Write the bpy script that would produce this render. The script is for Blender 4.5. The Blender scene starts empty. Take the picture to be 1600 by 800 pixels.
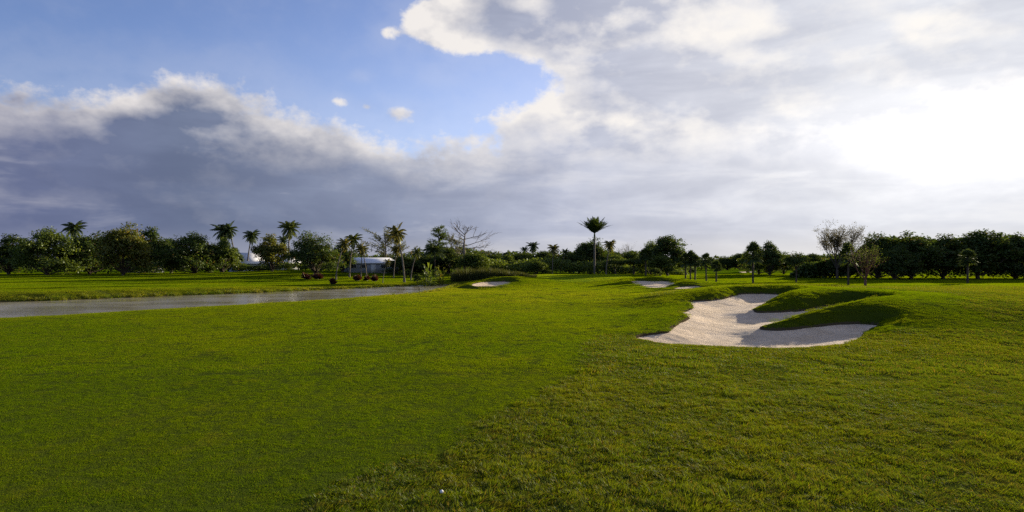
import bpy, math, random
import numpy as np
from mathutils import Vector, Matrix

S = bpy.context.scene
C = S.collection
R = math.radians

# ---------------------------------------------------------------- camera, light, exposure
F = 933.0            # focal length in photograph pixels (photograph 1600 px wide)
H = 2.8              # camera height, metres
Y0 = 411.0           # horizon row of the photograph
cam = bpy.data.cameras.new('camera')
cam.sensor_width = 36.0
cam.lens = F / 1600 * 36
cam.shift_y = (Y0 - 400) / 1600
cam.clip_start = 0.1
cam.clip_end = 12000
camo = bpy.data.objects.new('camera', cam)
C.objects.link(camo)
camo.location = (0, 0, H)
camo.rotation_euler = (R(90), 0, 0)
S.camera = camo

SUN_AZ, SUN_EL = 42.0, 9.9      # degrees to the right of the view, degrees above the horizon
sd = Vector((math.sin(R(SUN_AZ)) * math.cos(R(SUN_EL)), math.cos(R(SUN_AZ)) * math.cos(R(SUN_EL)), math.sin(R(SUN_EL))))
sun = bpy.data.lights.new('sun', 'SUN')
sun.energy = 5.0
sun.angle = R(0.6)
sun.color = (1.0, 0.87, 0.66)
suno = bpy.data.objects.new('sun', sun)
C.objects.link(suno)
suno.rotation_euler = sd.to_track_quat('Z', 'Y').to_euler()

S.view_settings.view_transform = 'Standard'
S.view_settings.look = 'None'
S.view_settings.exposure = 1.14
S.view_settings.gamma = 1.0
S.view_settings.use_curve_mapping = False
S.render.engine = 'CYCLES'
S.cycles.use_denoising = False
S.cycles.max_bounces = 6
S.cycles.diffuse_bounces = 2
S.cycles.transmission_bounces = 3
S.cycles.transparent_max_bounces = 4
S.cycles.glossy_bounces = 2
S.cycles.volume_bounces = 0
S.cycles.caustics_reflective = False
S.cycles.caustics_refractive = False
S.cycles.sample_clamp_indirect = 4.0


class NT:
    """small helper to write node expressions"""
    def __init__(s, nt):
        s.t = nt
    def n(s, typ, **kw):
        x = s.t.nodes.new(typ)
        for k, v in kw.items():
            setattr(x, k, v)
        return x
    def put(s, sock, v):
        if isinstance(v, bpy.types.NodeSocket):
            s.t.links.new(v, sock)
        elif isinstance(v, (tuple, list)) and sock.type == 'RGBA':
            sock.default_value = (*v, 1.0)[:4]
        elif v is not None:
            sock.default_value = v
    def m(s, op, a, b=None, c=None, clamp=False):
        x = s.n('ShaderNodeMath', operation=op)
        x.use_clamp = clamp
        for i, v in enumerate((a, b, c)):
            s.put(x.inputs[i], v)
        return x.outputs[0]
    def add(s, a, b): return s.m('ADD', a, b)
    def sub(s, a, b): return s.m('SUBTRACT', a, b)
    def mul(s, a, b): return s.m('MULTIPLY', a, b)
    def div(s, a, b): return s.m('DIVIDE', a, b)
    def mx(s, a, b): return s.m('MAXIMUM', a, b)
    def mn(s, a, b): return s.m('MINIMUM', a, b)
    def step(s, v, a, b, lo=0.0, hi=1.0, smooth=True):
        x = s.n('ShaderNodeMapRange')
        x.interpolation_type = 'SMOOTHSTEP' if smooth else 'LINEAR'
        x.clamp = True
        for i, q in enumerate((v, a, b, lo, hi)):
            s.put(x.inputs[i], q)
        return x.outputs[0]
    def mix(s, f, a, b, blend='MIX'):
        x = s.n('ShaderNodeMix', data_type='RGBA', blend_type=blend)
        s.put(x.inputs[0], f); s.put(x.inputs[6], a); s.put(x.inputs[7], b)
        return x.outputs[2]
    def vec(s, x, y, z):
        c = s.n('ShaderNodeCombineXYZ')
        for i, v in enumerate((x, y, z)):
            s.put(c.inputs[i], v)
        return c.outputs[0]
    def noise(s, vec, scale, detail=2.0, rough=0.5, dist=0.0, lac=2.0):
        x = s.n('ShaderNodeTexNoise', noise_dimensions='3D')
        s.put(x.inputs['Vector'], vec)
        s.put(x.inputs['Scale'], scale); s.put(x.inputs['Detail'], detail)
        s.put(x.inputs['Roughness'], rough); s.put(x.inputs['Distortion'], dist)
        s.put(x.inputs['Lacunarity'], lac)
        return x.outputs[0]
    def curve(s, v, pts, lo, hi, olo, ohi):
        """piecewise smooth function through pts (x, y)"""
        u = s.step(v, lo, hi, smooth=False)
        x = s.n('ShaderNodeFloatCurve')
        cv = x.mapping.curves[0]
        pp = [((a - lo) / (hi - lo), (b - olo) / (ohi - olo)) for a, b in pts]
        while len(cv.points) < len(pp):
            cv.points.new(0.5, 0.5)
        for p, q in zip(cv.points, pp):
            p.location = q
            p.handle_type = 'AUTO'
        x.mapping.update()
        s.put(x.inputs[1], u)
        return s.add(s.mul(x.outputs[0], ohi - olo), olo)


SEED = 3.1
# ---------------------------------------------------------------- sky: clear blue with a cloud bank, all by direction in the world
W = bpy.data.worlds.new('World')
S.world = W
W.use_nodes = True
W.node_tree.nodes.clear()
g = NT(W.node_tree)
tc = g.n('ShaderNodeTexCoord')
D3 = tc.outputs['Generated']
sep = g.n('ShaderNodeSeparateXYZ')
g.put(sep.inputs[0], D3)
dx, dy, dz = sep.outputs
DEG = 180 / math.pi
az = g.mul(g.m('ARCTAN2', dx, dy), DEG)
el = g.mul(g.m('ARCSINE', dz), DEG)
sky = g.n('ShaderNodeTexSky')
sky.sky_type = 'NISHITA'
sky.sun_disc = False
sky.sun_elevation = R(SUN_EL)
sky.sun_rotation = R(SUN_AZ)
sky.altitude = 0
sky.air_density = 1.0
sky.dust_density = 0.4
sky.ozone_density = 3.0

# cloud coordinates: directions, flattened a little so that clouds lie down towards the horizon
def qvec(kz, ox, oy, oz):
    return g.vec(g.add(dx, ox), g.add(dy, oy), g.add(g.mul(dz, kz), oz))
sx_, sy_ = math.sin(R(SUN_AZ)), math.cos(R(SUN_AZ))
LR, LU = 0.016, 0.030             # step towards the sun, to the right and up, for light and shade on the cloud tops
big = g.noise(qvec(1.55, 0, 0, SEED), 7.0, 9, 0.56)
big2 = g.noise(qvec(1.55, LR, 0, SEED + LU), 7.0, 5, 0.54)
soft = g.noise(qvec(1.9, 2.0, 0, SEED + 4), 6.5, 6, 0.52)
fine = g.noise(qvec(1.3, 5.0, 2.0, 1.0), 34.0, 6, 0.62)
streak = g.noise(g.vec(g.mul(dx, 5.0), g.mul(dy, 5.0), g.mul(dz, 24.0)), 1.0, 6, 0.55, 0.4)

# cloud bank over the trees: its upper edge by azimuth
etop = g.curve(az, [(-60, 12.0), (-45, 12.6), (-36, 13.6), (-32.7, 14.2), (-29, 15.2), (-23.2, 15.1), (-17.8, 13.9), (-10.9, 11.3), (-6.1, 11.3), (0, 12.8), (8, 14.0), (60, 22)], -60, 60, 5, 25)
depA = g.div(g.sub(etop, el), 3.6)
# the broken sheet of cloud on the sunny side: its left edge by elevation
ab = g.curve(el, [(0, 0), (10, -2), (13, -1.5), (14.5, 0.5), (17.0, 2.0), (20, -3.0), (22, -7), (23.8, -6), (40, -2)], 0, 40, -20, 20)
depB = g.div(g.sub(az, ab), 7.0)
def blob(px, py, r, amp, asp=1.0):
    a0 = math.degrees(math.atan((px - 800) / F))
    e0 = math.degrees(math.atan((Y0 - py) / math.hypot(F, px - 800)))
    q = g.add(g.m('POWER', g.div(g.sub(az, a0), r * asp), 2.0), g.m('POWER', g.div(g.sub(el, e0), r), 2.0))
    return g.mul(g.m('EXPONENT', g.mul(q, -1.0)), amp)
dep = g.m('SMOOTH_MAX', depA, depB, 0.35)
dep = g.mx(dep, -1.2)
mask = dep
for b in ((690, 36, 2.6, 1.25, 1.5), (605, 55, .8, 1.0, 1.8), (563, 118, .6, 0.95, 1.8), (685, 118, 1.2, 0.8, 1.8), (628, 176, 1.3, 1.05, 1.8), (532, 158, .6, 0.9, 1.7), (572, 165, .5, 0.8, 1.5)):
    mask = g.add(mask, blob(*b))
mask = g.sub(mask, blob(835, 8, 1.2, 1.0, 2.2))
calm = g.mul(g.step(az, -3, -9), g.step(el, 19, 16))      # the bank has a calmer outline than the broken sheet
nz = g.add(g.mul(g.sub(big, 0.5), g.sub(2.4, g.mul(calm, 1.0))), g.mul(g.sub(fine, 0.5), 1.0))
cov = g.add(mask, nz)
alpha = g.step(cov, -0.18, 0.40)
alpha = g.mx(alpha, g.step(cov, -1.6, 0.1, 0.0, 0.13))
# cloud sheet thinned overhead and behind, out of view, to cut the fill light
alpha = g.mul(alpha, g.mul(g.step(el, 50, 30, 0.5, 1.0), g.step(g.m('ABSOLUTE', az), 120, 80, 0.55, 1.0)))
# thickness: thin edges are bright, the middle of the bank is grey-blue
thick = g.add(g.mn(dep, mask), g.mul(g.sub(soft, 0.5), 1.6))
thick = g.add(thick, g.mul(g.sub(big, 0.5), 1.5))
thick = g.add(thick, g.mul(g.sub(fine, 0.5), 0.35))
lit = g.sub(1.0, g.step(thick, -0.2, 1.1))
upper = g.step(el, 7.0, 13.0)
relief = g.mul(g.sub(big, big2), g.add(0.5, g.mul(upper, 2.4)))
lit = g.add(lit, relief)
sheet = g.mul(g.step(az, -5, 6), g.step(el, 8.0, 13.0))
lit = g.add(lit, g.mul(sheet, g.step(soft, 0.45, 0.66, 0.0, 0.8)))
lit = g.add(lit, g.mul(g.step(streak, 0.52, 0.74), g.step(el, 13, 7, 0.0, 0.26)))
lit = g.m('ADD', lit, 0.0, clamp=True)
# angle from the sun
dp = g.n('ShaderNodeVectorMath', operation='DOT_PRODUCT')
g.put(dp.inputs[0], D3); dp.inputs[1].default_value = tuple(sd)
th = g.mul(g.m('ARCCOSINE', dp.outputs['Value']), DEG)
near_sun = g.step(th, 80, 12, smooth=False)          # 0 far from the sun .. 1 near it
dark = g.n('ShaderNodeValToRGB')
cr = dark.color_ramp
cr.elements[0].position = 0.0; cr.elements[0].color = (0.125, 0.150, 0.265, 1)
cr.elements[1].position = 1.0; cr.elements[1].color = (0.66, 0.68, 0.75, 1)
for p, c in ((0.15, (0.132, 0.163, 0.262)), (0.40, (0.225, 0.26, 0.375)), (0.62, (0.40, 0.43, 0.55)), (0.80, (0.54, 0.56, 0.65))):
    e_ = cr.elements.new(p); e_.color = (*c, 1)
g.put(dark.inputs[0], near_sun)
dcol = g.mix(g.add(g.step(streak, 0.35, 0.7, 0.0, 0.30), g.step(soft, 0.42, 0.68, 0.0, 0.22)), dark.outputs[0], g.mix(1.0, dark.outputs[0], (1.75, 1.7, 1.55), 'MULTIPLY'))
bright = g.mix(near_sun, (0.78, 0.74, 0.73), (1.0, 0.96, 0.91))
lowhaze = g.step(el, 3.4, 0.8, 0.0, 0.55)            # pale strip along the horizon
ccol = g.mix(lit, dcol, bright)
ccol = g.mix(lowhaze, ccol, g.mix(near_sun, (0.27, 0.29, 0.40), (0.80, 0.76, 0.71)))
# light of the hidden sun coming through the gap in the clouds
qa = g.sub(az, SUN_AZ - 4.5)
qe = g.add(g.sub(el, SUN_EL - 0.3), g.mul(g.sub(soft, 0.5), 5.0))
def lobe(sa, se, amp):
    q = g.add(g.m('POWER', g.div(qa, sa), 2.0), g.m('POWER', g.div(qe, se), 2.0))
    return g.mul(g.m('EXPONENT', g.mul(q, -1.0)), amp)
glow = g.add(lobe(15.0, 2.6, 0.66), lobe(8.0, 3.8, 0.38))
glow = g.mul(glow, g.add(0.45, g.mul(lit, 0.7)))
gcol = g.mix(1.0, (1.0, 0.95, 0.86), g.vec(glow, glow, glow), 'MULTIPLY')
ccol = g.mix(1.0, ccol, gcol, 'ADD')
SKY_STRENGTH = 0.074
blue = g.mix(1.0, sky.outputs[0], (1.28, 1.06, 1.27), 'MULTIPLY')
blue = g.mix(g.mul(g.step(az, -42, 4), g.step(el, 26, 12, 0.03, 0.14)), blue, (7.2, 7.6, 8.2))
cloud = g.mix(1.0, ccol, (0.46 / SKY_STRENGTH,) * 3, 'MULTIPLY')
final = g.mix(alpha, blue, cloud)
bg = g.n('ShaderNodeBackground')
g.put(bg.inputs[0], final)
bg.inputs[1].default_value = SKY_STRENGTH
wo = g.n('ShaderNodeOutputWorld')
g.put(wo.inputs[0], bg.outputs[0])
W.cycles.sampling_method = 'MANUAL'
W.cycles.sample_map_resolution = 512

# ---------------------------------------------------------------- placing: from a row and column of the photograph and a distance to a point in the world
def wp(px, py, D):
    return ((px - 800) / F * D, D, H - (py - Y0) / F * D)

rng = np.random.default_rng(7)

def np_mesh(name, verts, faces, mat=None, smooth=False, parent=None, mats=None, midx=None):
    """faces: (n,3) or (n,4) int array, or list of such arrays"""
    me = bpy.data.meshes.new(name)
    verts = np.asarray(verts, dtype=np.float32).reshape(-1, 3)
    fl = faces if isinstance(faces, list) else [faces]
    fl = [np.asarray(f, dtype=np.int32) for f in fl if len(f)]
    me.vertices.add(len(verts))
    me.vertices.foreach_set('co', verts.ravel())
    nl = sum(f.size for f in fl)
    nf = sum(len(f) for f in fl)
    me.loops.add(nl)
    me.polygons.add(nf)
    me.loops.foreach_set('vertex_index', np.concatenate([f.ravel() for f in fl]))
    tot = np.concatenate([np.full(len(f), f.shape[1], dtype=np.int32) for f in fl])
    st = np.concatenate([[0], np.cumsum(tot)[:-1]]).astype(np.int32)
    me.polygons.foreach_set('loop_start', st)
    if midx is not None:
        me.polygons.foreach_set('material_index', np.asarray(midx, dtype=np.int32))
    me.update(calc_edges=True)
    if smooth:
        me.polygons.foreach_set('use_smooth', np.ones(nf, dtype=bool))
    for m_ in (mats or ([mat] if mat else [])):
        me.materials.append(m_)
    o = bpy.data.objects.new(name, me)
    C.objects.link(o)
    if parent:
        o.parent = parent
    return o

def setattr_f(o, name, arr):
    a = o.data.attributes.new(name, 'FLOAT', 'POINT')
    a.data.foreach_set('value', np.asarray(arr, dtype=np.float32))

def tag(o, label=None, cat=None, group=None, kind=None):
    if label: o['label'] = label
    if cat: o['category'] = cat
    if group: o['group'] = group
    if kind: o['kind'] = kind
    return o

# smooth value noise for modelling (numpy)
def vnoise(x, y, seed=0):
    xi = np.floor(x).astype(np.int64); yi = np.floor(y).astype(np.int64)
    fx = x - xi; fy = y - yi
    fx = fx * fx * (3 - 2 * fx); fy = fy * fy * (3 - 2 * fy)
    def h(a, b):
        n = (a * 374761393 + b * 668265263 + seed * 144269) & 0xffffffff
        n = ((n ^ (n >> 13)) * 1274126177) & 0xffffffff
        return ((n ^ (n >> 16)) & 0xffff) / 65535.0
    a = h(xi, yi) * (1 - fx) + h(xi + 1, yi) * fx
    b = h(xi, yi + 1) * (1 - fx) + h(xi + 1, yi + 1) * fx
    return a * (1 - fy) + b * fy - 0.5

def sdf(poly, x, y):
    """signed distance to a closed polygon, negative inside"""
    p = np.asarray(poly, dtype=np.float64)
    d = np.full(x.shape, 1e9)
    ins = np.zeros(x.shape, dtype=bool)
    n = len(p)
    for i in range(n):
        a = p[i]; b = p[(i + 1) % n]
        e = b - a
        wx = x - a[0]; wy = y - a[1]
        t = np.clip((wx * e[0] + wy * e[1]) / (e @ e + 1e-12), 0, 1)
        qx = wx - e[0] * t; qy = wy - e[1] * t
        d = np.minimum(d, qx * qx + qy * qy)
        c = (a[1] > y) != (b[1] > y)
        with np.errstate(divide='ignore', invalid='ignore'):
            ins ^= c & (x < (b[0] - a[0]) * (y - a[1]) / (b[1] - a[1] + 1e-12) + a[0])
    return np.sqrt(d) * np.where(ins, -1, 1)

def smooth_poly(p, n=3):
    p = np.asarray(p, dtype=float)
    for _ in range(n):                     # corner cutting
        q = np.roll(p, -1, axis=0)
        p = np.stack([p * .75 + q * .25, p * .25 + q * .75], 1).reshape(-1, 2)
    return p

# ---------------------------------------------------------------- bunkers and pond in plan
def sand_main(dyy):
    return 3671.0 / (dyy + 38.5)
def mp(px, py):
    D = sand_main(py - Y0)
    return ((px - 800) / F * D, D)
main_poly = [mp(984, 533), mp(1000, 528), mp(1022, 524.5), mp(1044, 521.5), mp(1050, 514), mp(1056, 509), mp(1068, 504.5), mp(1076, 500), mp(1071, 496), mp(1063, 491.5),
             mp(1072, 488), mp(1082, 484.5), mp(1080, 478), mp(1075, 473.5), mp(1100, 472), mp(1129, 469), mp(1142, 465.5), mp(1153, 462), mp(1185, 460.5), mp(1215, 461.5), mp(1230, 464), mp(1237, 468),
             (15.6, 36.0), (13.9, 33.5), (12.9, 31.9), (12.75, 31.3), (13.2, 30.95), (14.2, 31.3), (15.4, 31.8), (16.8, 32.9), (18.3, 34.2), (19.6, 34.9),
             (20.4, 34.2), (20.0, 32.5), (17.6, 31.0), (15.0, 29.3), (12.6, 27.4), (11.2, 26.2), (10.55, 25.5), (10.9, 25.15), (12.0, 25.4), (13.2, 26.0), (14.1, 26.5), (15.2, 27.1), (16.0, 27.0), (16.4, 26.4),
             mp(1356, 520), mp(1347, 530), mp(1338, 537), mp(1322, 543.5), mp(1297, 547.5), mp(1270, 550), mp(1241, 551.5), mp(1210, 552), mp(1185, 551.8), mp(1140, 550.5), mp(1101, 548.5), mp(1072, 547), mp(1044, 544), mp(1010, 538.5)]
def dd(*pts):
    return [((px - 800) / F * D, D) for px, py, D in pts]
def plane_fit(pts):
    A = []; b = []
    for px, py, D in pts:
        X, Y, Z = wp(px, py, D)
        A.append((1, X, Y)); b.append(Z)
    return np.linalg.lstsq(np.array(A), np.array(b), rcond=None)[0]
L_pts = [(735, 446, 73.5), (741, 443.5, 77), (752, 442, 80), (775, 441.3, 82), (798, 441, 82), (800, 444, 77), (788, 447, 73), (778, 449.2, 70.5), (760, 450, 69.5), (740, 449.5, 70)]
R1_pts = [(1007, 451, 67), (1020, 452.3, 65.5), (1035, 452.5, 65), (1044, 449.5, 69), (1056, 444, 75), (1053, 441.8, 78), (1037, 440, 80.5), (1020, 440.5, 79.5), (1005, 440, 80), (993, 439, 81), (984, 440, 79), (990, 445, 74)]
R2_pts = [(1046, 453, 64), (1070, 453.3, 63), (1095, 451.5, 64.5), (1101, 449, 67), (1088, 447.6, 69), (1066, 448.6, 68)]
far_pts = [(1150, 425.6, 148), (1162, 424.8, 155), (1180, 424.8, 156), (1183, 426.0, 149), (1166, 426.6, 145)]
BUNKERS = [dict(poly=smooth_poly(main_poly, 1), plane=np.array([-0.35 - .0413 * 19, 0, .0413]), bowl=0.15, lip=0.15, w=0.50, wob=0.10),
           dict(poly=smooth_poly(dd(*L_pts)), plane=plane_fit(L_pts), lip=0.16, w=0.6, wob=0.15),
           dict(poly=smooth_poly(dd(*R1_pts)), plane=plane_fit(R1_pts), lip=0.14, w=0.6, wob=0.15),
           dict(poly=smooth_poly(dd(*R2_pts)), plane=plane_fit(R2_pts), lip=0.10, w=0.5, wob=0.12),
           dict(poly=smooth_poly(dd(*far_pts)), plane=plane_fit(far_pts), lip=0.15, w=1.4, wob=0.2)]
ZW = -0.4            # water level
def wpx(px, py):
    D = (H - ZW) * F / (py - Y0)
    return ((px - 800) / F * D, D)
pond_poly = [(-95, 15), (-60, 20), (-40, 27), wpx(0, 508), wpx(200, 493.5), wpx(300, 487), wpx(400, 480.5), wpx(500, 473.5), wpx(600, 465), wpx(655, 459.5), wpx(690, 453), wpx(706, 447.5), wpx(713, 444.6),
             wpx(690, 444.4), wpx(650, 446), wpx(620, 447.5), wpx(560, 450), wpx(500, 452.8), wpx(400, 457.5), wpx(300, 461), wpx(200, 465), wpx(0, 473), (-62, 43), (-95, 36)]
pond_poly = smooth_poly(pond_poly, 2)

# ---------------------------------------------------------------- ground height: a smooth surface through surveyed points
cp = []
for px in (-200, 200, 600, 1000, 1400, 1800):
    for D in (3.0, 7.0, 12.0, 19.0):
        cp.append(((px - 800) / F * D, D, 0.0))
for px, py, D in [(300, 0, 26), (520, 0, 30), (700, 0, 30), (880, 0, 30), (700, 0, 42), (880, 0, 42), (720, 0, 56), (860, 0, 58), (800, 0, 66), (900, 0, 70)]:
    cp.append(((px - 800) / F * D, D, 0.0 + 0.02 * math.sin(px + D)))
cp += [wp(*q) for q in [
    (900, 441.5, 80), (900, 430.8, 96), (900, 428.9, 110), (840, 429.3, 104), (965, 429.3, 102), (815, 434, 91), (985, 433.2, 91),
    # banks of the pond
    (200, 450.5, 59), (300, 449.5, 63), (400, 447.5, 68), (500, 446.5, 75), (560, 444.5, 79), (620, 443, 86), (690, 440.5, 93), (0, 455, 52), (-150, 458, 46),
    (200, 438, 85), (330, 436, 92), (200, 427.5, 132), (0, 428, 130), (-200, 429, 130), (330, 426.5, 128), (430, 422.3, 126), (470, 424, 120), (520, 429, 112), (480, 438, 95), (430, 436, 96), (550, 436, 96), (620, 430, 118), (690, 427, 132), (780, 425, 160),
    (1000, 429, 125), (1080, 429, 130), (1150, 428.5, 135), (1250, 430, 125), (1300, 431.5, 120), (1400, 433, 114), (1500, 434, 112), (1700, 434, 112),
    (1103, 440, 86), (1177, 443, 76), (1244, 441.5, 79), (1325, 445.5, 66), (1352, 449, 57), (1430, 446, 58), (1550, 446, 58), (1700, 448, 56),
    # mounds round the big bunker
    (1085, 458, 38.5), (1040, 472, 36.5), (1000, 474, 39), (1117, 449.5, 40.2), (1157, 446, 42.7), (1213, 445.3, 42.6), (1262, 446.3, 41.5), (1292, 448.5, 41), (1350, 450.3, 37.5), (1400, 455, 34.5), (1300, 452.5, 35.6), (1250, 460.5, 33.2), (1222, 470.5, 32.5), (1450, 459, 32.5),
    (1219, 497, 26.2), (1260, 487, 26.8), (1300, 480.3, 27.7), (1350, 474.5, 28.2), (1400, 472, 28.4), (1480, 473.5, 28.6), (1600, 475, 29),
    (1400, 505, 24.6), (1450, 530, 21.3), (1520, 500, 25), (1380, 520, 23.0),
    (1040, 492, 29.5), (1010, 512, 25.5), (980, 500, 29), (1000, 480, 37), (950, 465, 48), (1000, 456, 58), (1050, 455, 52),
    (1200, 446.5, 58), (1200, 443.5, 70), (1120, 448, 57), (1290, 446.5, 56),
    # rims of the bunkers beside the green
    (735, 442, 83), (765, 435.3, 83.8), (795, 432.3, 83), (724, 448, 76), (735, 455, 64), (765, 454, 64), (800, 450, 68), (814, 436, 79),
    (975, 439, 78), (1000, 433.6, 82.5), (1030, 433.2, 82.6), (1062, 436.6, 78.6), (1080, 441.5, 71), (1095, 444, 69), (1112, 447, 66), (1020, 456, 59), (1070, 456, 58), (975, 447, 68), (1052, 443.5, 70), (1085, 440.5, 69.8), (1065, 440.3, 69.7),
    (1150, 422.6, 175), (1250, 424, 170), (1000, 425, 180)]]
for a_ in range(-60, 61, 12):
    for D in (260.0, 500.0):
        cp.append((math.sin(R(a_)) * D, math.cos(R(a_)) * D, 0.15))
cp = np.array(cp)
AZL = math.radians(62)
def lp(x, y):
    a = np.clip(np.arctan2(x, y), -AZL, AZL)
    l = np.log(np.clip(np.hypot(x, y), 2.5, 600.0))
    return a * 1.35, l
def tps(r2):
    return np.where(r2 > 1e-12, r2 * np.log(r2 + 1e-12) * 0.5, 0.0)
_ca, _cl = lp(cp[:, 0], cp[:, 1])
_n = len(cp)
_K = tps((_ca[:, None] - _ca[None]) ** 2 + (_cl[:, None] - _cl[None]) ** 2) + np.eye(_n) * 1e-5
_Pm = np.stack([np.ones(_n), _ca, _cl], 1)
_A = np.block([[_K, _Pm], [_Pm.T, np.zeros((3, 3))]])
_w = np.linalg.solve(_A, np.concatenate([cp[:, 2], np.zeros(3)]))
def base_z(x, y):
    sh = x.shape
    x = x.ravel(); y = y.ravel()
    out = np.empty(x.shape)
    for i in range(0, len(x), 40000):
        a, l = lp(x[i:i + 40000], y[i:i + 40000])
        r2 = (a[:, None] - _ca[None]) ** 2 + (l[:, None] - _cl[None]) ** 2
        out[i:i + 40000] = tps(r2) @ _w[:_n] + _w[_n] + _w[_n + 1] * a + _w[_n + 2] * l
    r = np.hypot(x, y)
    f = np.clip((r - 4.0) / 4.0, 0, 1) * np.clip((900 - r) / 400, 0, 1)
    beh = np.clip((np.abs(np.arctan2(x, y)) - R(58)) / R(40), 0, 1)
    out = out * f * (1 - beh)
    out = np.clip(out, -0.6, 1.6)
    # gentle unevenness of mown turf
    out = out + 0.05 * vnoise(x / 5.0, y / 7.0, 1) * np.clip(r / 8, 0, 1) + 0.03 * vnoise(x / 1.7, y / 2.1, 2)
    return out.reshape(sh)

def sm(t):
    t = np.clip(t, 0, 1)
    return t * t * (3 - 2 * t)
def wob(x, y, amp):
    return amp * (vnoise(x * 1.9, y * 1.9, 11) + 0.6 * vnoise(x * 4.3, y * 4.3, 12))

def bunker_sd(b, x, y):
    lo = b['poly'].min(0) - 9; hi = b['poly'].max(0) + 9
    near = (x > lo[0]) & (x < hi[0]) & (y > lo[1]) & (y < hi[1])
    s = np.full(x.shape, 50.0)
    if near.any():
        s[near] = sdf(b['poly'], x[near], y[near]) + wob(x[near], y[near], b['wob'])
    return s
def sand_z(b, x, y):
    return b['plane'][0] + b['plane'][1] * x + b['plane'][2] * y

def ground(x, y, bare=False):
    """height of the turf, distance to the sand, distance to the water"""
    z = base_z(x, y)
    smin = np.full(x.shape, 50.0)
    for b in BUNKERS:
        s = bunker_sd(b, x, y)
        m = s < 8.9
        if not m.any():
            continue
        sm_ = s[m]; zs = sand_z(b, x[m], y[m])
        T = z[m] + np.maximum(zs + b['lip'] + 0.02 - z[m], 0) * np.exp(-np.maximum(sm_, 0) / 1.3)
        rise = 1 - np.exp(-np.power(np.maximum(sm_, 0) / b['w'], 1.25))
        zo = zs + b['lip'] + (T - zs - b['lip']) * rise
        # fade back to the plain surface away from the sand
        f = sm((8.9 - sm_) / 3.0)
        zo = zo * f + z[m] * (1 - f)
        zi = zs + b['lip'] - (b['lip'] + 0.25) * sm(-sm_ / 0.22) - (b.get('bowl', .12) + .1) * sm(-sm_ / 1.8)
        z[m] = np.where(sm_ > 0, zo, zi)
        smin[m] = np.minimum(smin[m], sm_)
    lo = pond_poly.min(0) - 10; hi = pond_poly.max(0) + 10
    near = (x > lo[0]) & (x < hi[0]) & (y > lo[1]) & (y < hi[1])
    wd = np.full(x.shape, 50.0)
    if near.any():
        s = sdf(pond_poly, x[near], y[near]) + 0.3 * vnoise(x[near] / 1.3, y[near] / 1.3, 5)
        wd[near] = s
        T = np.maximum(z[near], ZW + 0.22)
        zo = ZW + 0.05 + (T - ZW - 0.05) * (1 - np.exp(-np.power(np.maximum(s, 0) / 1.3, 1.2)))
        f = sm((9 - s) / 4.0)
        zo = zo * f + z[near] * (1 - f)
        zi = ZW + 0.05 - 0.9 * sm(-s / 2.0) - 0.12 * sm(-s / 0.2)
        z[near] = np.where(s > 0, zo, zi)
    return z, smin, wd

def gz(x, y):
    return float(ground(np.array([float(x)]), np.array([float(y)]))[0][0])

# ---------------------------------------------------------------- materials for turf, sand, water
def new_mat(name):
    m_ = bpy.data.materials.new(name)
    m_.use_nodes = True
    m_.node_tree.nodes.clear()
    return m_, NT(m_.node_tree)
def out(gg, shader, disp=None):
    o_ = gg.n('ShaderNodeOutputMaterial')
    gg.put(o_.inputs[0], shader)
def attr(gg, name, geo=True):
    a = gg.n('ShaderNodeAttribute', attribute_name=name)
    a.attribute_type = 'GEOMETRY' if geo else 'INSTANCER'
    return a
def bump(gg, h, strength=0.5, dist=0.05, normal=None):
    b = gg.n('ShaderNodeBump')
    b.inputs['Strength'].default_value = strength
    b.inputs['Distance'].default_value = dist
    gg.put(b.inputs['Height'], h)
    if normal is not None: gg.put(b.inputs['Normal'], normal)
    return b.outputs[0]
def principled(gg, col, rough=0.6, normal=None, spec=0.3, metal=0.0):
    p = gg.n('ShaderNodeBsdfPrincipled')
    gg.put(p.inputs['Base Color'], col); gg.put(p.inputs['Roughness'], rough)
    gg.put(p.inputs['Specular IOR Level'], spec); gg.put(p.inputs['Metallic'], metal)
    if normal is not None: gg.put(p.inputs['Normal'], normal)
    return p.outputs[0]
def leafy(gg, col, trans=0.35, tcol=None, normal=None, gloss=0.0):
    d = gg.n('ShaderNodeBsdfDiffuse'); gg.put(d.inputs[0], col)
    t = gg.n('ShaderNodeBsdfTranslucent'); gg.put(t.inputs[0], tcol if tcol is not None else col)
    if normal is not None:
        gg.put(d.inputs['Normal'], normal)
    m_ = gg.n('ShaderNodeMixShader'); m_.inputs[0].default_value = trans
    gg.put(m_.inputs[1], d.outputs[0]); gg.put(m_.inputs[2], t.outputs[0])
    if gloss:
        gl = gg.n('ShaderNodeBsdfGlossy'); gl.inputs['Roughness'].default_value = 0.45
        gg.put(gl.inputs[0], (0.8, 0.85, 0.7))
        m2 = gg.n('ShaderNodeMixShader'); m2.inputs[0].default_value = gloss
        gg.put(m2.inputs[1], m_.outputs[0]); gg.put(m2.inputs[2], gl.outputs[0])
        return m2.outputs[0]
    return m_.outputs[0]
def objpos(gg):
    return gg.n('ShaderNodeTexCoord').outputs['Object']
def geopos(gg):
    return gg.n('ShaderNodeNewGeometry').outputs['Position']

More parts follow.
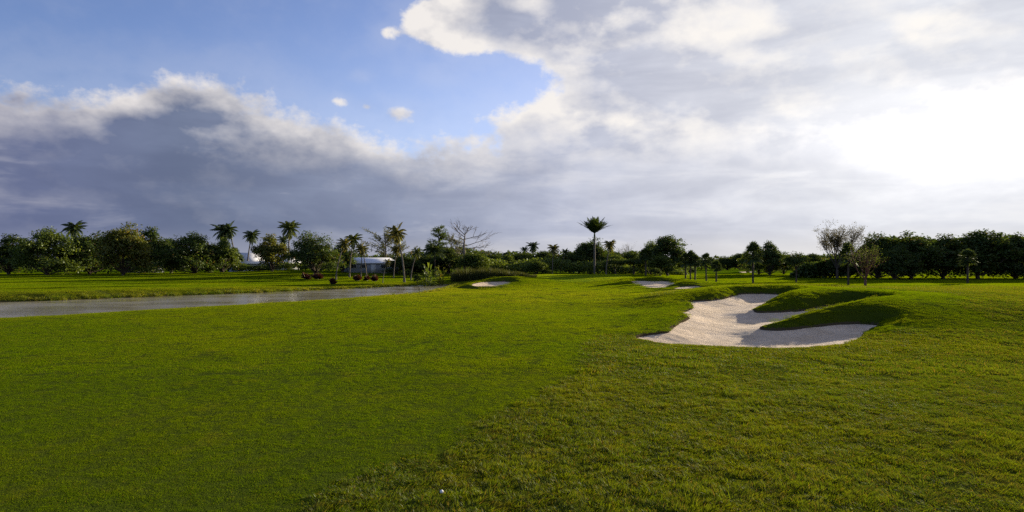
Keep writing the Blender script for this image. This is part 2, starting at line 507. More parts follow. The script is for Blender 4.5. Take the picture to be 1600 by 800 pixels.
FAIR = (0.074, 0.128, 0.003)
ROUGH = (0.068, 0.106, 0.005)
def turf_colour(gg, pos, rough_f, dry_lit_f, short_f):
    n1 = gg.noise(pos, 0.11, 4, 0.55)
    n2 = gg.noise(pos, 0.9, 4, 0.6)
    c = gg.mix(rough_f, FAIR, ROUGH)
    c = gg.mix(gg.step(n1, 0.40, 0.66), c, gg.mix(1.0, c, (1.3, 1.12, 0.9), 'MULTIPLY'))
    c = gg.mix(gg.step(n2, 0.54, 0.75, 0.0, 0.35), c, (0.15, 0.155, 0.018))
    c = gg.mix(gg.mul(dry_lit_f, gg.step(gg.noise(pos, 0.35, 4, 0.6), 0.35, 0.6, 0.35, 1.0)), c, (0.175, 0.190, 0.020))  # colour of dry banks, also lightens the painted sunlit band
    c = gg.mix(short_f, c, (0.165, 0.235, 0.014))
    return c

mt, gg = new_mat('turf')
pos = geopos(gg)
rough_a, dry_lit_a, short_a, bare_a = (attr(gg, x).outputs['Fac'] for x in ('rough', 'dry', 'short', 'bare'))
c = turf_colour(gg, pos, rough_a, dry_lit_a, short_a)
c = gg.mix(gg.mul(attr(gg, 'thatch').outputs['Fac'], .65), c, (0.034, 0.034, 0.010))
c = gg.mix(bare_a, c, (0.075, 0.058, 0.035))
hn = gg.add(gg.noise(pos, 9.0, 5, 0.65), gg.mul(gg.noise(pos, 38.0, 3, 0.6), 0.5))
out(gg, leafy(gg, c, 0.0, normal=bump(gg, hn, 0.7, 0.10)))
MAT_TURF = mt

mt, gg = new_mat('sand')
pos = geopos(gg)
n1 = gg.noise(pos, 0.9, 5, 0.62); n2 = gg.noise(pos, 42.0, 4, 0.75); n3 = gg.noise(pos, 5.0, 5, 0.7, 0.8); n4 = gg.noise(pos, 2.6, 4, 0.6, 1.2)
c = gg.mix(gg.step(n1, 0.36, 0.66), (0.70, 0.55, 0.395), (0.58, 0.445, 0.305))
c = gg.mix(gg.step(n4, 0.5, 0.72, 0, 0.35), c, (0.46, 0.35, 0.235))
c = gg.mix(gg.step(n2, 0.54, 0.68, 0, 0.75), c, (0.34, 0.25, 0.16))
vo = gg.n('ShaderNodeTexVoronoi'); gg.put(vo.inputs['Vector'], pos); vo.inputs['Scale'].default_value = 2.3; vo.inputs['Randomness'].default_value = 1.0
foot = gg.step(vo.outputs['Distance'], 0.05, 0.24)
wv = gg.n('ShaderNodeTexWave', wave_type='BANDS', bands_direction='X')
mpw = gg.n('ShaderNodeMapping'); gg.put(mpw.inputs[0], pos); mpw.inputs['Rotation'].default_value = (0, 0, 0.9)
gg.put(wv.inputs['Vector'], mpw.outputs[0]); wv.inputs['Scale'].default_value = 4.5; wv.inputs['Distortion'].default_value = 7.0; wv.inputs['Detail'].default_value = 3.0; wv.inputs['Detail Scale'].default_value = 0.5
hh = gg.add(gg.add(gg.mul(n3, 1.1), gg.mul(n2, 0.55)), gg.add(gg.mul(foot, 0.5), gg.mul(wv.outputs[1], 0.22)))
out(gg, principled(gg, c, 0.95, bump(gg, hh, 0.75, 0.06), 0.1))
MAT_SAND = mt

mt, gg = new_mat('water')
pos = geopos(gg)
sc = gg.n('ShaderNodeMapping'); gg.put(sc.inputs[0], pos); sc.inputs['Scale'].default_value = (1.0, 1.8, 1.0)
n1 = gg.noise(sc.outputs[0], 2.4, 4, 0.6, 0.5)
n2 = gg.noise(sc.outputs[0], 0.14, 3, 0.5)
c = gg.mix(gg.step(n2, 0.35, 0.65), (0.215, 0.180, 0.095), (0.25, 0.21, 0.12))
out(gg, principled(gg, c, gg.step(n2, 0.3, 0.7, 0.10, 0.20), bump(gg, n1, 0.14, 0.08), 0.25))
MAT_WATER = mt

# ---------------------------------------------------------------- ground sheet: rings round the viewer's standing place, finer where turf meets sand
ang = np.concatenate([np.linspace(-180, -52, 40, endpoint=False), np.linspace(-52, 52, 1150), np.linspace(52, 180, 41)[1:-1]])
rr = [0.6, 1.2, 2.0, 3.0]
while rr[-1] < 20.0: rr.append(rr[-1] * 1.011)
while rr[-1] < 42.5: rr.append(rr[-1] + 0.095)
while rr[-1] < 95.0: rr.append(rr[-1] * 1.0038)
while rr[-1] < 200.0: rr.append(rr[-1] * 1.012)
while rr[-1] < 6000.0: rr.append(rr[-1] * 1.12)
rr = np.array(rr)
A_, R_ = np.meshgrid(np.radians(ang), rr)
gx = R_ * np.sin(A_); gy = R_ * np.cos(A_)
zz, sdist, wdist = ground(gx, gy)
na, nr = len(ang), len(rr)
idx = (np.arange(nr)[:, None] * na + np.arange(na)[None])
nxt = np.roll(idx, -1, axis=1)
quads = np.stack([idx[:-1], idx[1:], nxt[1:], nxt[:-1]], -1).reshape(-1, 4)
ctr = nr * na
tris = np.stack([np.full(na, ctr), idx[0], nxt[0]], -1)
verts = np.concatenate([np.stack([gx, gy, zz], -1).reshape(-1, 3), [[0, 0, 0]]])
GROUND = np_mesh('ground', verts, [quads, tris], MAT_TURF, smooth=True)
tag(GROUND, kind='structure')

# mown fairway against rough: the line that runs from the tip of the big bunker to the lower edge
fair_edge = [(-3.6, 4.6), (-2.3, 6.7), (-1.7, 7.95), (-.83, 9.7), (.39, 12.2), (1.74, 15.5), (2.5, 18.5), (2.85, 21.5), (3.7, 24.5), (5.2, 28.0), (7.0, 33.0), (8.6, 38.0), (9.6, 42.0), (11, 47), (13, 52)]
fe = np.array(fair_edge)
def rough_amount(x, y):
    ex = np.interp(y, fe[:, 1], fe[:, 0])
    e = x - ex + 0.40 * vnoise(x / 0.9, y / 0.9, 21) + 0.2 * vnoise(x / 0.35, y / 0.35, 22)
    m = sm((e + 0.12) / 0.3) * (1 - sm((y - 47) / 14.0))
    s = bunker_sd(BUNKERS[0], x, y)      # the fingers and the face of the big bunker are mown short
    return m * (1 - sm((5.5 - s) / 2.0) * sm((y - 22.5) / 1.5))
def dry_lit_amount(x, y, wd):
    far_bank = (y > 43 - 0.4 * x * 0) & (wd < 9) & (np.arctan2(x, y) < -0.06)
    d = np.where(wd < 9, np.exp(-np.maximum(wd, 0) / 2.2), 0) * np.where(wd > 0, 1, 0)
    return np.clip(d * 0.9 + 0.45 * np.exp(-((y - 52) / 17.0) ** 2) * np.exp(-((np.arctan2(x, y) + 0.02) / 0.30) ** 2), 0, 1)  # dry pond banks, plus a sunlit mid-fairway band painted into the colour
def green_amount(x, y):
    q = ((x - 9.5) / 9.5) ** 2 + ((y - 96) / 15.0) ** 2
    return sm((1.12 - q) / 0.2)
X1, Y1 = verts[:, 0], verts[:, 1]
sd1 = np.append(sdist.ravel(), 50.0); wd1 = np.append(wdist.ravel(), 50.0)
setattr_f(GROUND, 'rough', rough_amount(X1, Y1))
setattr_f(GROUND, 'dry', dry_lit_amount(X1, Y1, wd1))
setattr_f(GROUND, 'short', green_amount(X1, Y1) * 0.8)
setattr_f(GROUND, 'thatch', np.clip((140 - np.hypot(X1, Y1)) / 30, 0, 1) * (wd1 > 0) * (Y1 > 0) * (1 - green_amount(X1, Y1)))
setattr_f(GROUND, 'bare', np.clip(np.where(sd1 < 0.02, 1.0, 0) + np.where(wd1 < 0.12, 1.0, 0), 0, 1))

# sand sheets
SANDN = ['big bunker', '', '', '', '']
for b in BUNKERS:
    lo = b['poly'].min(0) - 0.5; hi = b['poly'].max(0) + 0.5
    st = 0.10 if hi[1] < 60 else 0.22
    xs = np.arange(lo[0], hi[0] + st, st); ys = np.arange(lo[1], hi[1] + st, st)
    XX, YY = np.meshgrid(xs, ys)
    s = bunker_sd(b, XX, YY)
    ZZ = sand_z(b, XX, YY) - b.get('bowl', 0.12) * sm(-s / 1.8) + 0.03 * vnoise(XX / 1.4, YY / 1.4, 31) + 0.022 * vnoise(XX / .35, YY / .35, 32) + 0.10 * np.exp(-np.abs(s) / 0.7) - 0.03
    keep = s < 0.16
    n_ = len(xs)
    vi = np.arange(XX.size).reshape(XX.shape)
    q = np.stack([vi[:-1, :-1], vi[:-1, 1:], vi[1:, 1:], vi[1:, :-1]], -1).reshape(-1, 4)
    q = q[keep.ravel()[q].all(1)]
    used, inv = np.unique(q, return_inverse=True)
    vv = np.stack([XX.ravel(), YY.ravel(), ZZ.ravel()], 1)[used]
    o = np_mesh('sand', vv, inv.reshape(-1, 4), MAT_SAND, smooth=True)
    tag(o, kind='structure')

# pond
px_ = sum(([p] for p in [(-110, 8), (-2, 8), (-2, 110), (-110, 110)]), [])
WATER = np_mesh('water', [(-110, 10, ZW), (-4, 10, ZW), (-4, 100, ZW), (-110, 100, ZW)], np.array([[0, 1, 2, 3]]), MAT_WATER)
tag(WATER, kind='structure')

# ---------------------------------------------------------------- plant materials
def leaf_mat(name, c1, c2, trans=0.4, gloss=0.05, dead=None):
    gloss *= 0.4
    m_, gg = new_mat(name)
    ge = gg.n('ShaderNodeNewGeometry')
    rnd = ge.outputs['Random Per Island']
    nn = gg.noise(objpos(gg), 0.9, 3, 0.5)
    f = gg.add(gg.mul(rnd, 0.7), gg.mul(gg.step(nn, 0.3, 0.7), 0.45))
    c = gg.mix(gg.m('ADD', f, -0.05, clamp=True), c1, c2)
    if dead:
        c = gg.mix(gg.step(rnd, 0.93, 0.97), c, dead)
    tc_ = gg.mix(1.0, c, (1.9, 1.7, 0.7), 'MULTIPLY')
    out(gg, leafy(gg, c, trans, tc_, gloss=gloss))
    return m_
def bark_mat(name, c1, c2, scale=8.0):
    m_, gg = new_mat(name)
    p = objpos(gg)
    mp_ = gg.n('ShaderNodeMapping'); gg.put(mp_.inputs[0], p); mp_.inputs['Scale'].default_value = (scale, scale, scale * 0.5)
    n = gg.noise(mp_.outputs[0], 1.0, 5, 0.65)
    c = gg.mix(gg.step(n, 0.35, 0.65), c1, c2)
    out(gg, principled(gg, c, 0.9, bump(gg, n, 0.6, 0.05), 0.1))
    return m_
LEAF_DARK = leaf_mat('leaf_dark', (0.024, 0.046, 0.011), (0.066, 0.098, 0.020), 0.36, 0.05, (0.09, 0.06, 0.02))
LEAF_MID = leaf_mat('leaf_mid', (0.040, 0.070, 0.012), (0.105, 0.140, 0.022), 0.38, 0.06)
LEAF_YEL = leaf_mat('leaf_yellow', (0.055, 0.075, 0.012), (0.135, 0.138, 0.022), 0.40, 0.06, (0.16, 0.08, 0.02))
LEAF_GREY = leaf_mat('leaf_grey', (0.055, 0.066, 0.036), (0.105, 0.115, 0.062), 0.35, 0.03)
LEAF_BROWN = leaf_mat('leaf_brown', (0.058, 0.056, 0.032), (0.095, 0.088, 0.048), 0.35, 0.03)
LEAF_RED = leaf_mat('leaf_red', (0.028, 0.009, 0.008), (0.064, 0.017, 0.013), 0.30, 0.08)
PALM_G = leaf_mat('palm_green', (0.040, 0.062, 0.013), (0.095, 0.120, 0.024), 0.35, 0.10, (0.14, 0.10, 0.035))
PALM_Y = leaf_mat('palm_gold', (0.055, 0.066, 0.014), (0.16, 0.145, 0.030), 0.38, 0.10, (0.20, 0.14, 0.05))
PALM_D = leaf_mat('palm_dark', (0.024, 0.044, 0.012), (0.056, 0.080, 0.022), 0.30, 0.10)
REED = leaf_mat('reed_green', (0.026, 0.036, 0.010), (0.060, 0.064, 0.018), 0.30, 0.03)
BARK = bark_mat('bark_grey', (0.16, 0.13, 0.10), (0.25, 0.21, 0.16))
BARK_D = bark_mat('bark_dark', (0.055, 0.042, 0.032), (0.10, 0.078, 0.058))
BARK_PALM = bark_mat('bark_palm', (0.12, 0.10, 0.075), (0.20, 0.17, 0.13), 5)
BARK_RED = bark_mat('bark_red', (0.13, 0.060, 0.040), (0.20, 0.11, 0.080))
SHAFT = bark_mat('crownshaft_green', (0.06, 0.10, 0.03), (0.10, 0.14, 0.05), 3)

# ---------------------------------------------------------------- plant geometry (numpy)
class G:
    def __init__(s):
        s.v = []; s.q = []; s.t = []; s.n = 0
    def add(s, v, q=None, t=None):
        v = np.asarray(v, float).reshape(-1, 3)
        if q is not None and len(q): s.q.append(np.asarray(q) + s.n)
        if t is not None and len(t): s.t.append(np.asarray(t) + s.n)
        s.v.append(v); s.n += len(v)
    def tube(s, pts, rad, sides=6):
        pts = np.asarray(pts, float); k_ = len(pts)
        rad = np.broadcast_to(np.asarray(rad, float), (k_,))
        tg = np.gradient(pts, axis=0)
        tg /= np.linalg.norm(tg, axis=1)[:, None] + 1e-9
        ref = np.where(np.abs(tg[:, 2:3]) > 0.9, np.array([[1.0, 0, 0]]), np.array([[0, 0, 1.0]]))
        u = np.cross(tg, ref); u /= np.linalg.norm(u, axis=1)[:, None] + 1e-9
        w = np.cross(tg, u)
        an = np.linspace(0, 2 * np.pi, sides, endpoint=False)
        v = pts[:, None] + rad[:, None, None] * (np.cos(an)[None, :, None] * u[:, None] + np.sin(an)[None, :, None] * w[:, None])
        i = np.arange(k_ - 1)[:, None] * sides; j = np.arange(sides)[None]; j2 = (j + 1) % sides
        q = np.stack([i + j, i + j2, i + sides + j2, i + sides + j], -1).reshape(-1, 4)
        s.add(v, q)
        s.add(pts[-1:] + tg[-1:] * rad[-1], None)   # closing tip
        top = s.n - 1; first = s.n - 1 - sides
        s.t.append(np.array([[first + a, first + (a + 1) % sides, top] for a in range(sides)]))
    def leaves(s, c, nrm, ln, wd, r, up=None):
        """diamond leaves folded along the middle, centre c, facing nrm"""
        n = len(c)
        d = r.normal(size=(n, 3)) if up is None else up
        d = d - (d * nrm).sum(1)[:, None] * nrm
        d /= np.linalg.norm(d, axis=1)[:, None] + 1e-9
        w = np.cross(nrm, d)
        ln = np.broadcast_to(ln, (n,))[:, None]; wd = np.broadcast_to(wd, (n,))[:, None]
        v = np.stack([c - d * ln * .5, c + w * wd * .5 + nrm * wd * .12, c + d * ln * .5 - nrm * ln * .1, c - w * wd * .5 + nrm * wd * .12], 1)
        s.add(v, np.arange(n * 4).reshape(n, 4))
    def strips(s, a, b, wv):
        """thin pointed strips from a to b, half width vectors wv at the base"""
        n = len(a)
        mid = a * .45 + b * .55
        v = np.stack([a - wv * .5, a + wv * .5, mid + wv, b, mid - wv], 1).reshape(-1, 3)
        i = np.arange(n)[:, None] * 5
        s.add(v, i + np.array([[0, 1, 2, 4]]), i + np.array([[4, 2, 3]]))
    def mesh(s, name, mat, smooth=False):
        f = []
        if s.q: f.append(np.concatenate(s.q))
        if s.t: f.append(np.concatenate(s.t))
        o = np_mesh(name, np.concatenate(s.v), f, mat, smooth)
        me = o.data
        bpy.data.objects.remove(o)
        return me
def rdir(r, n):
    d = r.normal(size=(n, 3))
    return d / np.linalg.norm(d, axis=1)[:, None]

def gen_broad(seed, hgt=8.0, wid=8.0, base=0.45, lobes=17, n=11000, leaf=0.36, flat=1.0, open_=0.0):
    """trunk with limbs, crown of leaves gathered in uneven lobes"""
    r = np.random.default_rng(seed)
    tr = G(); cr = G()
    ch = hgt - base
    cen = []
    for i in range(lobes):
        a = i * 2.4 + r.uniform(-.5, .5); q = math.sqrt((i + .5) / lobes)
        rad = wid * .5 * q * r.uniform(.55, .95)
        zc = base + ch * (0.20 + 0.58 * (1 - q ** 1.8) * flat + r.uniform(-.14, .18))
        lr = np.array([wid * r.uniform(.12, .27), wid * r.uniform(.12, .27), ch * r.uniform(.12, .30)])
        cen.append((np.array([math.cos(a) * rad, math.sin(a) * rad, zc]), lr))
    per = n // lobes
    for c_, lr in cen:
        # twig clusters on the lobe, leaves round each
        k_ = 34
        d = rdir(r, k_)
        d[:, 2] = np.where(d[:, 2] < -0.4, -d[:, 2] * .4, d[:, 2])
        tw = c_ + d * lr * r.uniform(.55, 1.12, (k_, 1))
        pick = r.integers(0, k_, per)
        pts = tw[pick] + r.normal(size=(per, 3)) * np.array([.36, .36, .24]) * wid / 8
        nr_ = d[pick] * .7 + r.normal(size=(per, 3)) * .6 + np.array([0, 0, .35])
        nr_ /= np.linalg.norm(nr_, axis=1)[:, None]
        keep = r.random(per) > open_
        cr.leaves(pts[keep], nr_[keep], leaf * r.uniform(.7, 1.35, keep.sum()), leaf * .58, r)
    fork = np.array([r.uniform(-.2, .2), r.uniform(-.2, .2), base * r.uniform(.75, 1.0)])
    R0 = 0.03 * hgt
    tr.tube([(0, 0, -0.3), (0.02, 0, 0.0), fork * [.5, .5, .5], fork], [R0 * 1.5, R0 * 1.15, R0 * .95, R0 * .85], 8)
    for c_, lr in cen:
        m1 = fork * .6 + c_ * .4 + r.normal(size=3) * .12 + [0, 0, -.15]
        tr.tube([fork - [0, 0, .1], m1, c_], [R0 * .5, R0 * .33, R0 * .12], 5)
        for d in rdir(r, 4):
            tr.tube([m1 * .3 + c_ * .7, c_ + d * lr * .9], [R0 * .13, R0 * .04], 4)
    return tr, cr, hgt, wid

def frond(cr, r, root, azm, elv, ln, droop, nl=20, lw=0.05, ll=0.55, hang=0.6, k_=9):
    t = np.linspace(0, 1, k_)
    pts = [np.array(root, float)]
    e = elv
    for i in range(1, k_):
        e = elv - droop * (t[i] ** 1.3)
        st = ln / (k_ - 1)
        pts.append(pts[-1] + st * np.array([math.cos(azm) * math.cos(e), math.sin(azm) * math.cos(e), math.sin(e)]))
    pts = np.array(pts)
    cr.tube(pts, np.linspace(.045, .012, k_), 3)
    u = np.linspace(.12, .99, nl)
    P_ = np.stack([np.interp(u, t, pts[:, j]) for j in range(3)], 1)
    tg = np.gradient(P_, axis=0); tg /= np.linalg.norm(tg, axis=1)[:, None]
    side = np.array([-math.sin(azm), math.cos(azm), 0.0])
    L = ll * np.sin(np.clip(u * 1.05, 0, 1) * math.pi * .86 + .32)
    for sgn in (-1, 1):
        d = sgn * side * (1 - hang * .45) + tg * .55 + np.array([0, 0, -1.0]) * hang * r.uniform(.5, 1.2, (nl, 1)) + r.normal(size=(nl, 3)) * .10
        d /= np.linalg.norm(d, axis=1)[:, None]
        wv = tg * lw
        cr.strips(P_, P_ + d * L[:, None], wv)

def gen_coconut(seed, hgt=8.0, lean=1.0, nf=24, fl=2.4, up=80, low=-50):
    r = np.random.default_rng(seed)
    tr = G(); cr = G()
    t = np.linspace(0, 1, 9)
    top = hgt - fl * .55
    a = 0.0
    px_ = lean * t ** 1.7
    pts = np.stack([px_ * math.cos(a), px_ * math.sin(a), top * t - .2 * (t == 0)], 1)
    tr.tube(pts, np.linspace(.135, .085, 9) * np.array([1.5, 1, 1, 1, 1, 1, 1, 1, 1.15]), 7)
    for i in range(nf):
        f = i / (nf - 1)
        e = R(up + (low - up) * f ** .85 + r.uniform(-8, 8))
        frond(cr, r, pts[-1] + [0, 0, .05], i * 2.39996 + r.uniform(-.25, .25), e, fl * r.uniform(.85, 1.1), R(r.uniform(55, 95)) * (1 - .5 * f), 22, .07, fl * .27, .7)
    for i in range(6):          # cluster of nuts / old stalks under the crown
        d = rdir(r, 1)[0]; d[2] = -abs(d[2])
        cr.leaves(pts[-1][None] + d * .25, rdir(r, 1), .3, .24, r)
    return tr, cr, hgt, fl * 1.7

def gen_royal(seed, hgt=13.0):
    r = np.random.default_rng(seed)
    tr = G(); cr = G(); sh = G()
    top = hgt - 4.2
    t = np.linspace(0, 1, 10)
    tr.tube(np.stack([0 * t, 0 * t, top * t - .2 * (t == 0)], 1), .15 + .03 * np.sin(t * 3.1) - .03 * t, 9)
    sh.tube([(0, 0, top - .02), (0, 0, top + .4), (0, 0, top + 1.0)], [.15, .14, .08], 8)
    for i in range(30):
        f = i / 29
        e = R(88 - 36 * f ** .8 + r.uniform(-5, 5))
        frond(cr, r, (0, 0, top + .75), i * 2.39996 + r.uniform(-.2, .2), e, 3.9 * r.uniform(.85, 1.08), R(r.uniform(8, 30)) * (.6 + .8 * f), 34, .06, .85, .15)
    return tr, cr, hgt, 6.0, sh

def gen_sabal(seed, hgt=4.8, nf=34, cw=2.7, skirt=True):
    r = np.random.default_rng(seed)
    tr = G(); cr = G()
    top = hgt - cw * .52
    t = np.linspace(0, 1, 8)
    tr.tube(np.stack([.06 * np.sin(t * 2 + seed), .05 * t, top * t - .2 * (t == 0)], 1), .15 + .02 * r.uniform(-1, 1, 8), 8)
    for i in range(nf):
        f = i / (nf - 1)
        e = R(88 - 125 * f + r.uniform(-8, 8)); a = i * 2.39996 + r.uniform(-.3, .3)
        d = np.array([math.cos(a) * math.cos(e), math.sin(a) * math.cos(e), math.sin(e)])
        p0 = np.array([0, 0, top]); pl = cw * .27 * r.uniform(.8, 1.15)
        p1 = p0 + d * pl
        cr.tube([p0, p1], [.02, .014], 3)
        side = np.cross(d, [0, 0, 1.0]); side /= np.linalg.norm(side) + 1e-6
        n_ = 13
        th_ = np.linspace(-1.25, 1.25, n_) + r.normal(size=n_) * .05
        dr = d[None] * np.cos(th_)[:, None] + side[None] * np.sin(th_)[:, None] + np.array([[0, 0, -.30]]) * r.uniform(.6, 1.4, (n_, 1))
        tip = p1 + dr * (cw * .27) * (1 - .12 * th_[:, None] ** 2)
        wv = np.cross(dr, np.cross(side, d)); wv /= np.linalg.norm(wv, axis=1)[:, None] + 1e-6
        cr.strips(np.repeat(p1[None], n_, 0), tip, wv * .075)
    return tr, cr, hgt, cw

def gen_casuarina(seed, hgt=10.0, wid=6.0, nb=30, wisp=46, spire=False):
    r = np.random.default_rng(seed)
    tr = G(); cr = G()
    t = np.linspace(0, 1, 8)
    stem = np.stack([.25 * np.sin(t * 3 + seed), .2 * np.sin(t * 2.3), hgt * (.97 if spire else .84) * t], 1); stem[0, 2] = -.2
    tr.tube(stem, np.linspace(.17, .03, 8), 6)
    for i in range(nb):
        f = r.uniform(.16, .95)
        p0 = np.array([np.interp(f, t, stem[:, j]) for j in range(3)])
        a = i * 2.39996
        ln = wid * .5 * (1.15 - .75 * f if spire else r.uniform(.55, 1.25) * (1.1 - .35 * f))
        e = R(r.uniform(15, 40) if spire else r.uniform(35, 70))
        k_ = 6; q = np.linspace(0, 1, k_)[:, None]
        d = np.array([math.cos(a) * math.cos(e), math.sin(a) * math.cos(e), math.sin(e)])
        pts = p0 + d * ln * q * (1 if spire else 1.25) + np.array([math.cos(a), math.sin(a), -.3]) * (q ** 3) * ln * .3
        tr.tube(pts, np.linspace(.05, .012, k_), 4)
        n_ = wisp
        u = r.uniform(.2, 1, n_)
        P_ = np.stack([np.interp(u, q[:, 0], pts[:, j]) for j in range(3)], 1) + r.normal(size=(n_, 3)) * .05
        dd_ = d * .5 + r.normal(size=(n_, 3)) * .5 + [0, 0, -.25]
        dd_ /= np.linalg.norm(dd_, axis=1)[:, None]
        wv = rdir(r, n_) * .055
        cr.strips(P_, P_ + dd_ * r.uniform(.3, .75, (n_, 1)), wv)
    return tr, cr, hgt, wid

def branch(tr, tips, r, p, d, ln, rad, depth, spread, lift, k_=5):
    pts = [p]
    dd_ = d.copy()
    for i in range(k_):
        dd_ = dd_ + r.normal(size=3) * .14 + np.array([0, 0, lift])
        dd_ /= np.linalg.norm(dd_)
        pts.append(pts[-1] + dd_ * ln / k_)
    pts = np.array(pts)
    tr.tube(pts, np.linspace(rad, rad * .55, k_ + 1), 5 if depth > 1 else 3)
    tips.append((pts[-1], dd_)); tips.append((pts[k_ // 2 + 1], dd_))
    if depth <= 0: return
    for i in range(r.integers(3, 5)):
        f = r.uniform(.35, 1.0)
        j = min(int(f * k_), k_)
        nd = dd_ + rdir(r, 1)[0] * spread
        nd /= np.linalg.norm(nd)
        branch(tr, tips, r, pts[j], nd, ln * r.uniform(.5, .75), rad * .5, depth - 1, spread, lift, k_)

def gen_bare(seed, hgt=9.0):
    """leafless tree: straight stem, flat tiers of branches reaching mostly to one side"""
    r = np.random.default_rng(seed)
    tr = G(); tips = []; tw = G()
    st = np.array([(0, 0, -.2), (.05, 0, hgt * .3), (-.1, .05, hgt * .6), (.05, 0, hgt * .86)])
    tr.tube(st, [.20, .17, .13, .06], 7)
    for z_, a, ln, e in ((.42, 0.1, 3.4, 8), (.50, 2.6, 1.8, 14), (.55, -.4, 3.0, 18), (.62, .5, 3.6, 14), (.66, 3.4, 2.2, 22), (.72, -1.9, 2.2, 20), (.76, .0, 2.9, 26), (.80, 2.9, 2.6, 40), (.86, .6, 2.0, 48), (.86, 3.6, 2.2, 52), (.86, 1.6, 1.6, 70), (.46, -2.2, 2.0, 10), (.60, 1.8, 2.0, 20)):
        p0 = np.array([0.0, 0, hgt * z_])
        d = np.array([math.cos(a) * math.cos(R(e)), math.sin(a) * math.cos(R(e)), math.sin(R(e))])
        branch(tw, tips, r, p0, d, ln, .065, 2, .75, .03)
    return tr, tw, hgt, 7.0

def gen_wispy(seed, hgt=8.5, wid=7.0, stems=7, leafn=2300, leaf=.17):
    """open ascending tree with thin small leaves"""
    r = np.random.default_rng(seed)
    tr = G(); cr = G(); tips = []
    fork = np.array([0, 0, hgt * .18])
    tr.tube([(0, 0, -.2), fork * .5, fork], [.26, .2, .19], 7)
    for i in range(stems):
        a = i * 2.39996 + r.uniform(-.3, .3); sp = r.uniform(.2, 1.0) ** .7 * wid * .42
        d = np.array([math.cos(a) * sp, math.sin(a) * sp, hgt * .62]); d /= np.linalg.norm(d)
        branch(tr, tips, r, fork, d, hgt * .56, .085, 3, .55, .09)
    P_ = np.array([t_[0] for t_ in tips])
    hi = P_[:, 2] > hgt * .3
    P_ = P_[hi]
    pk = r.integers(0, len(P_), leafn)
    cr.leaves(P_[pk] + r.normal(size=(leafn, 3)) * .20, rdir(r, leafn), leaf, leaf * .55, r)
    return tr, cr, hgt, wid

def gen_paddle(seed, hgt=3.0, n=34, wid=3.4):
    """clump of broad paddle-shaped leaves on stalks"""
    r = np.random.default_rng(seed)
    tr = G(); cr = G()
    tr.tube([(0, 0, -.1), (0, 0, .1), (0, 0, .35)], [wid * .12, wid * .10, .05], 8)
    for i in range(n):
        a = i * 2.39996; q = math.sqrt((i + .5) / n)
        b0 = np.array([math.cos(a), math.sin(a), 0]) * wid * .24 * q
        e = R(86 - 50 * q + r.uniform(-8, 8)); d = np.array([math.cos(a) * math.cos(e), math.sin(a) * math.cos(e), math.sin(e)])
        sl = hgt * r.uniform(.18, .72)
        p1 = b0 + d * sl
        cr.tube([b0 - [0, 0, .1], b0 + d * sl * .5, p1], [.035, .028, .02], 4)
        L_ = hgt * r.uniform(.24, .36); W_ = L_ * .27
        side = np.cross(d, [0, 0, 1.0]); side /= np.linalg.norm(side)
        k_ = 5; t = np.linspace(0, 1, k_)
        ax = [p1 + d * L_ * q_ + np.array([math.cos(a) * .5, math.sin(a) * .5, -.55]) * L_ * q_ ** 2 for q_ in t]
        ww = W_ * np.sin(np.pi * (t * .86 + .10))
        v = []
        for p, w in zip(ax, ww):
            v += [p - side * w + [0, 0, w * .3], p, p + side * w + [0, 0, w * .3]]
        qd = []
        for j in range(k_ - 1):
            qd += [[j * 3, j * 3 + 1, j * 3 + 4, j * 3 + 3], [j * 3 + 1, j * 3 + 2, j * 3 + 5, j * 3 + 4]]
        cr.add(v, qd)
    return tr, cr, hgt, wid

def gen_straps(seed, hgt=1.1, wid=1.3, heads=9, nl=26):
    """low clump of upright strap leaves"""
    r = np.random.default_rng(seed)
    tr = G(); cr = G()
    tr.tube([(0, 0, -.1), (0, 0, .1), (0, 0, .3)], [wid * .05, wid * .04, .03], 8)
    for i in range(heads):
        a = i * 2.39996; q = math.sqrt((i + .3) / heads)
        b0 = np.array([math.cos(a), math.sin(a), 0]) * wid * .34 * q
        hh_ = hgt * r.uniform(.0, .42)
        cr.tube([b0 - [0, 0, .1], b0 + [0, 0, hh_]], [.03, .02], 4)
        d = rdir(r, nl); d[:, 2] = np.abs(d[:, 2]) * 1.1 + .15
        d /= np.linalg.norm(d, axis=1)[:, None]
        p0 = np.repeat((b0 + [0, 0, hh_ * .8])[None], nl, 0)
        wv = np.cross(d, rdir(r, nl)); wv /= np.linalg.norm(wv, axis=1)[:, None]
        cr.strips(p0, p0 + d * hgt * .55, wv * .05)
    return tr, cr, hgt, wid

PROTO = {}
def proto(key, gen, bark, leaf, names=('trunk', 'crown')):
    tr, cr, h_, w_ = gen[:4]
    parts = [(names[0], tr.mesh(names[0], bark, True)), (names[1], cr.mesh(names[1], leaf))]
    if len(gen) > 4:
        parts.append(('crownshaft', gen[4].mesh('crownshaft', SHAFT, True)))
    co = np.concatenate([np.concatenate(x.v) for x in ((tr, cr) if key != 'bare' else (tr, cr))])
    h_ = float(np.percentile(co[:, 2], 99.9)); w_ = float(np.percentile(np.hypot(co[:, 0], co[:, 1]), 97) * 2)
    PROTO[key] = (parts, h_, w_)

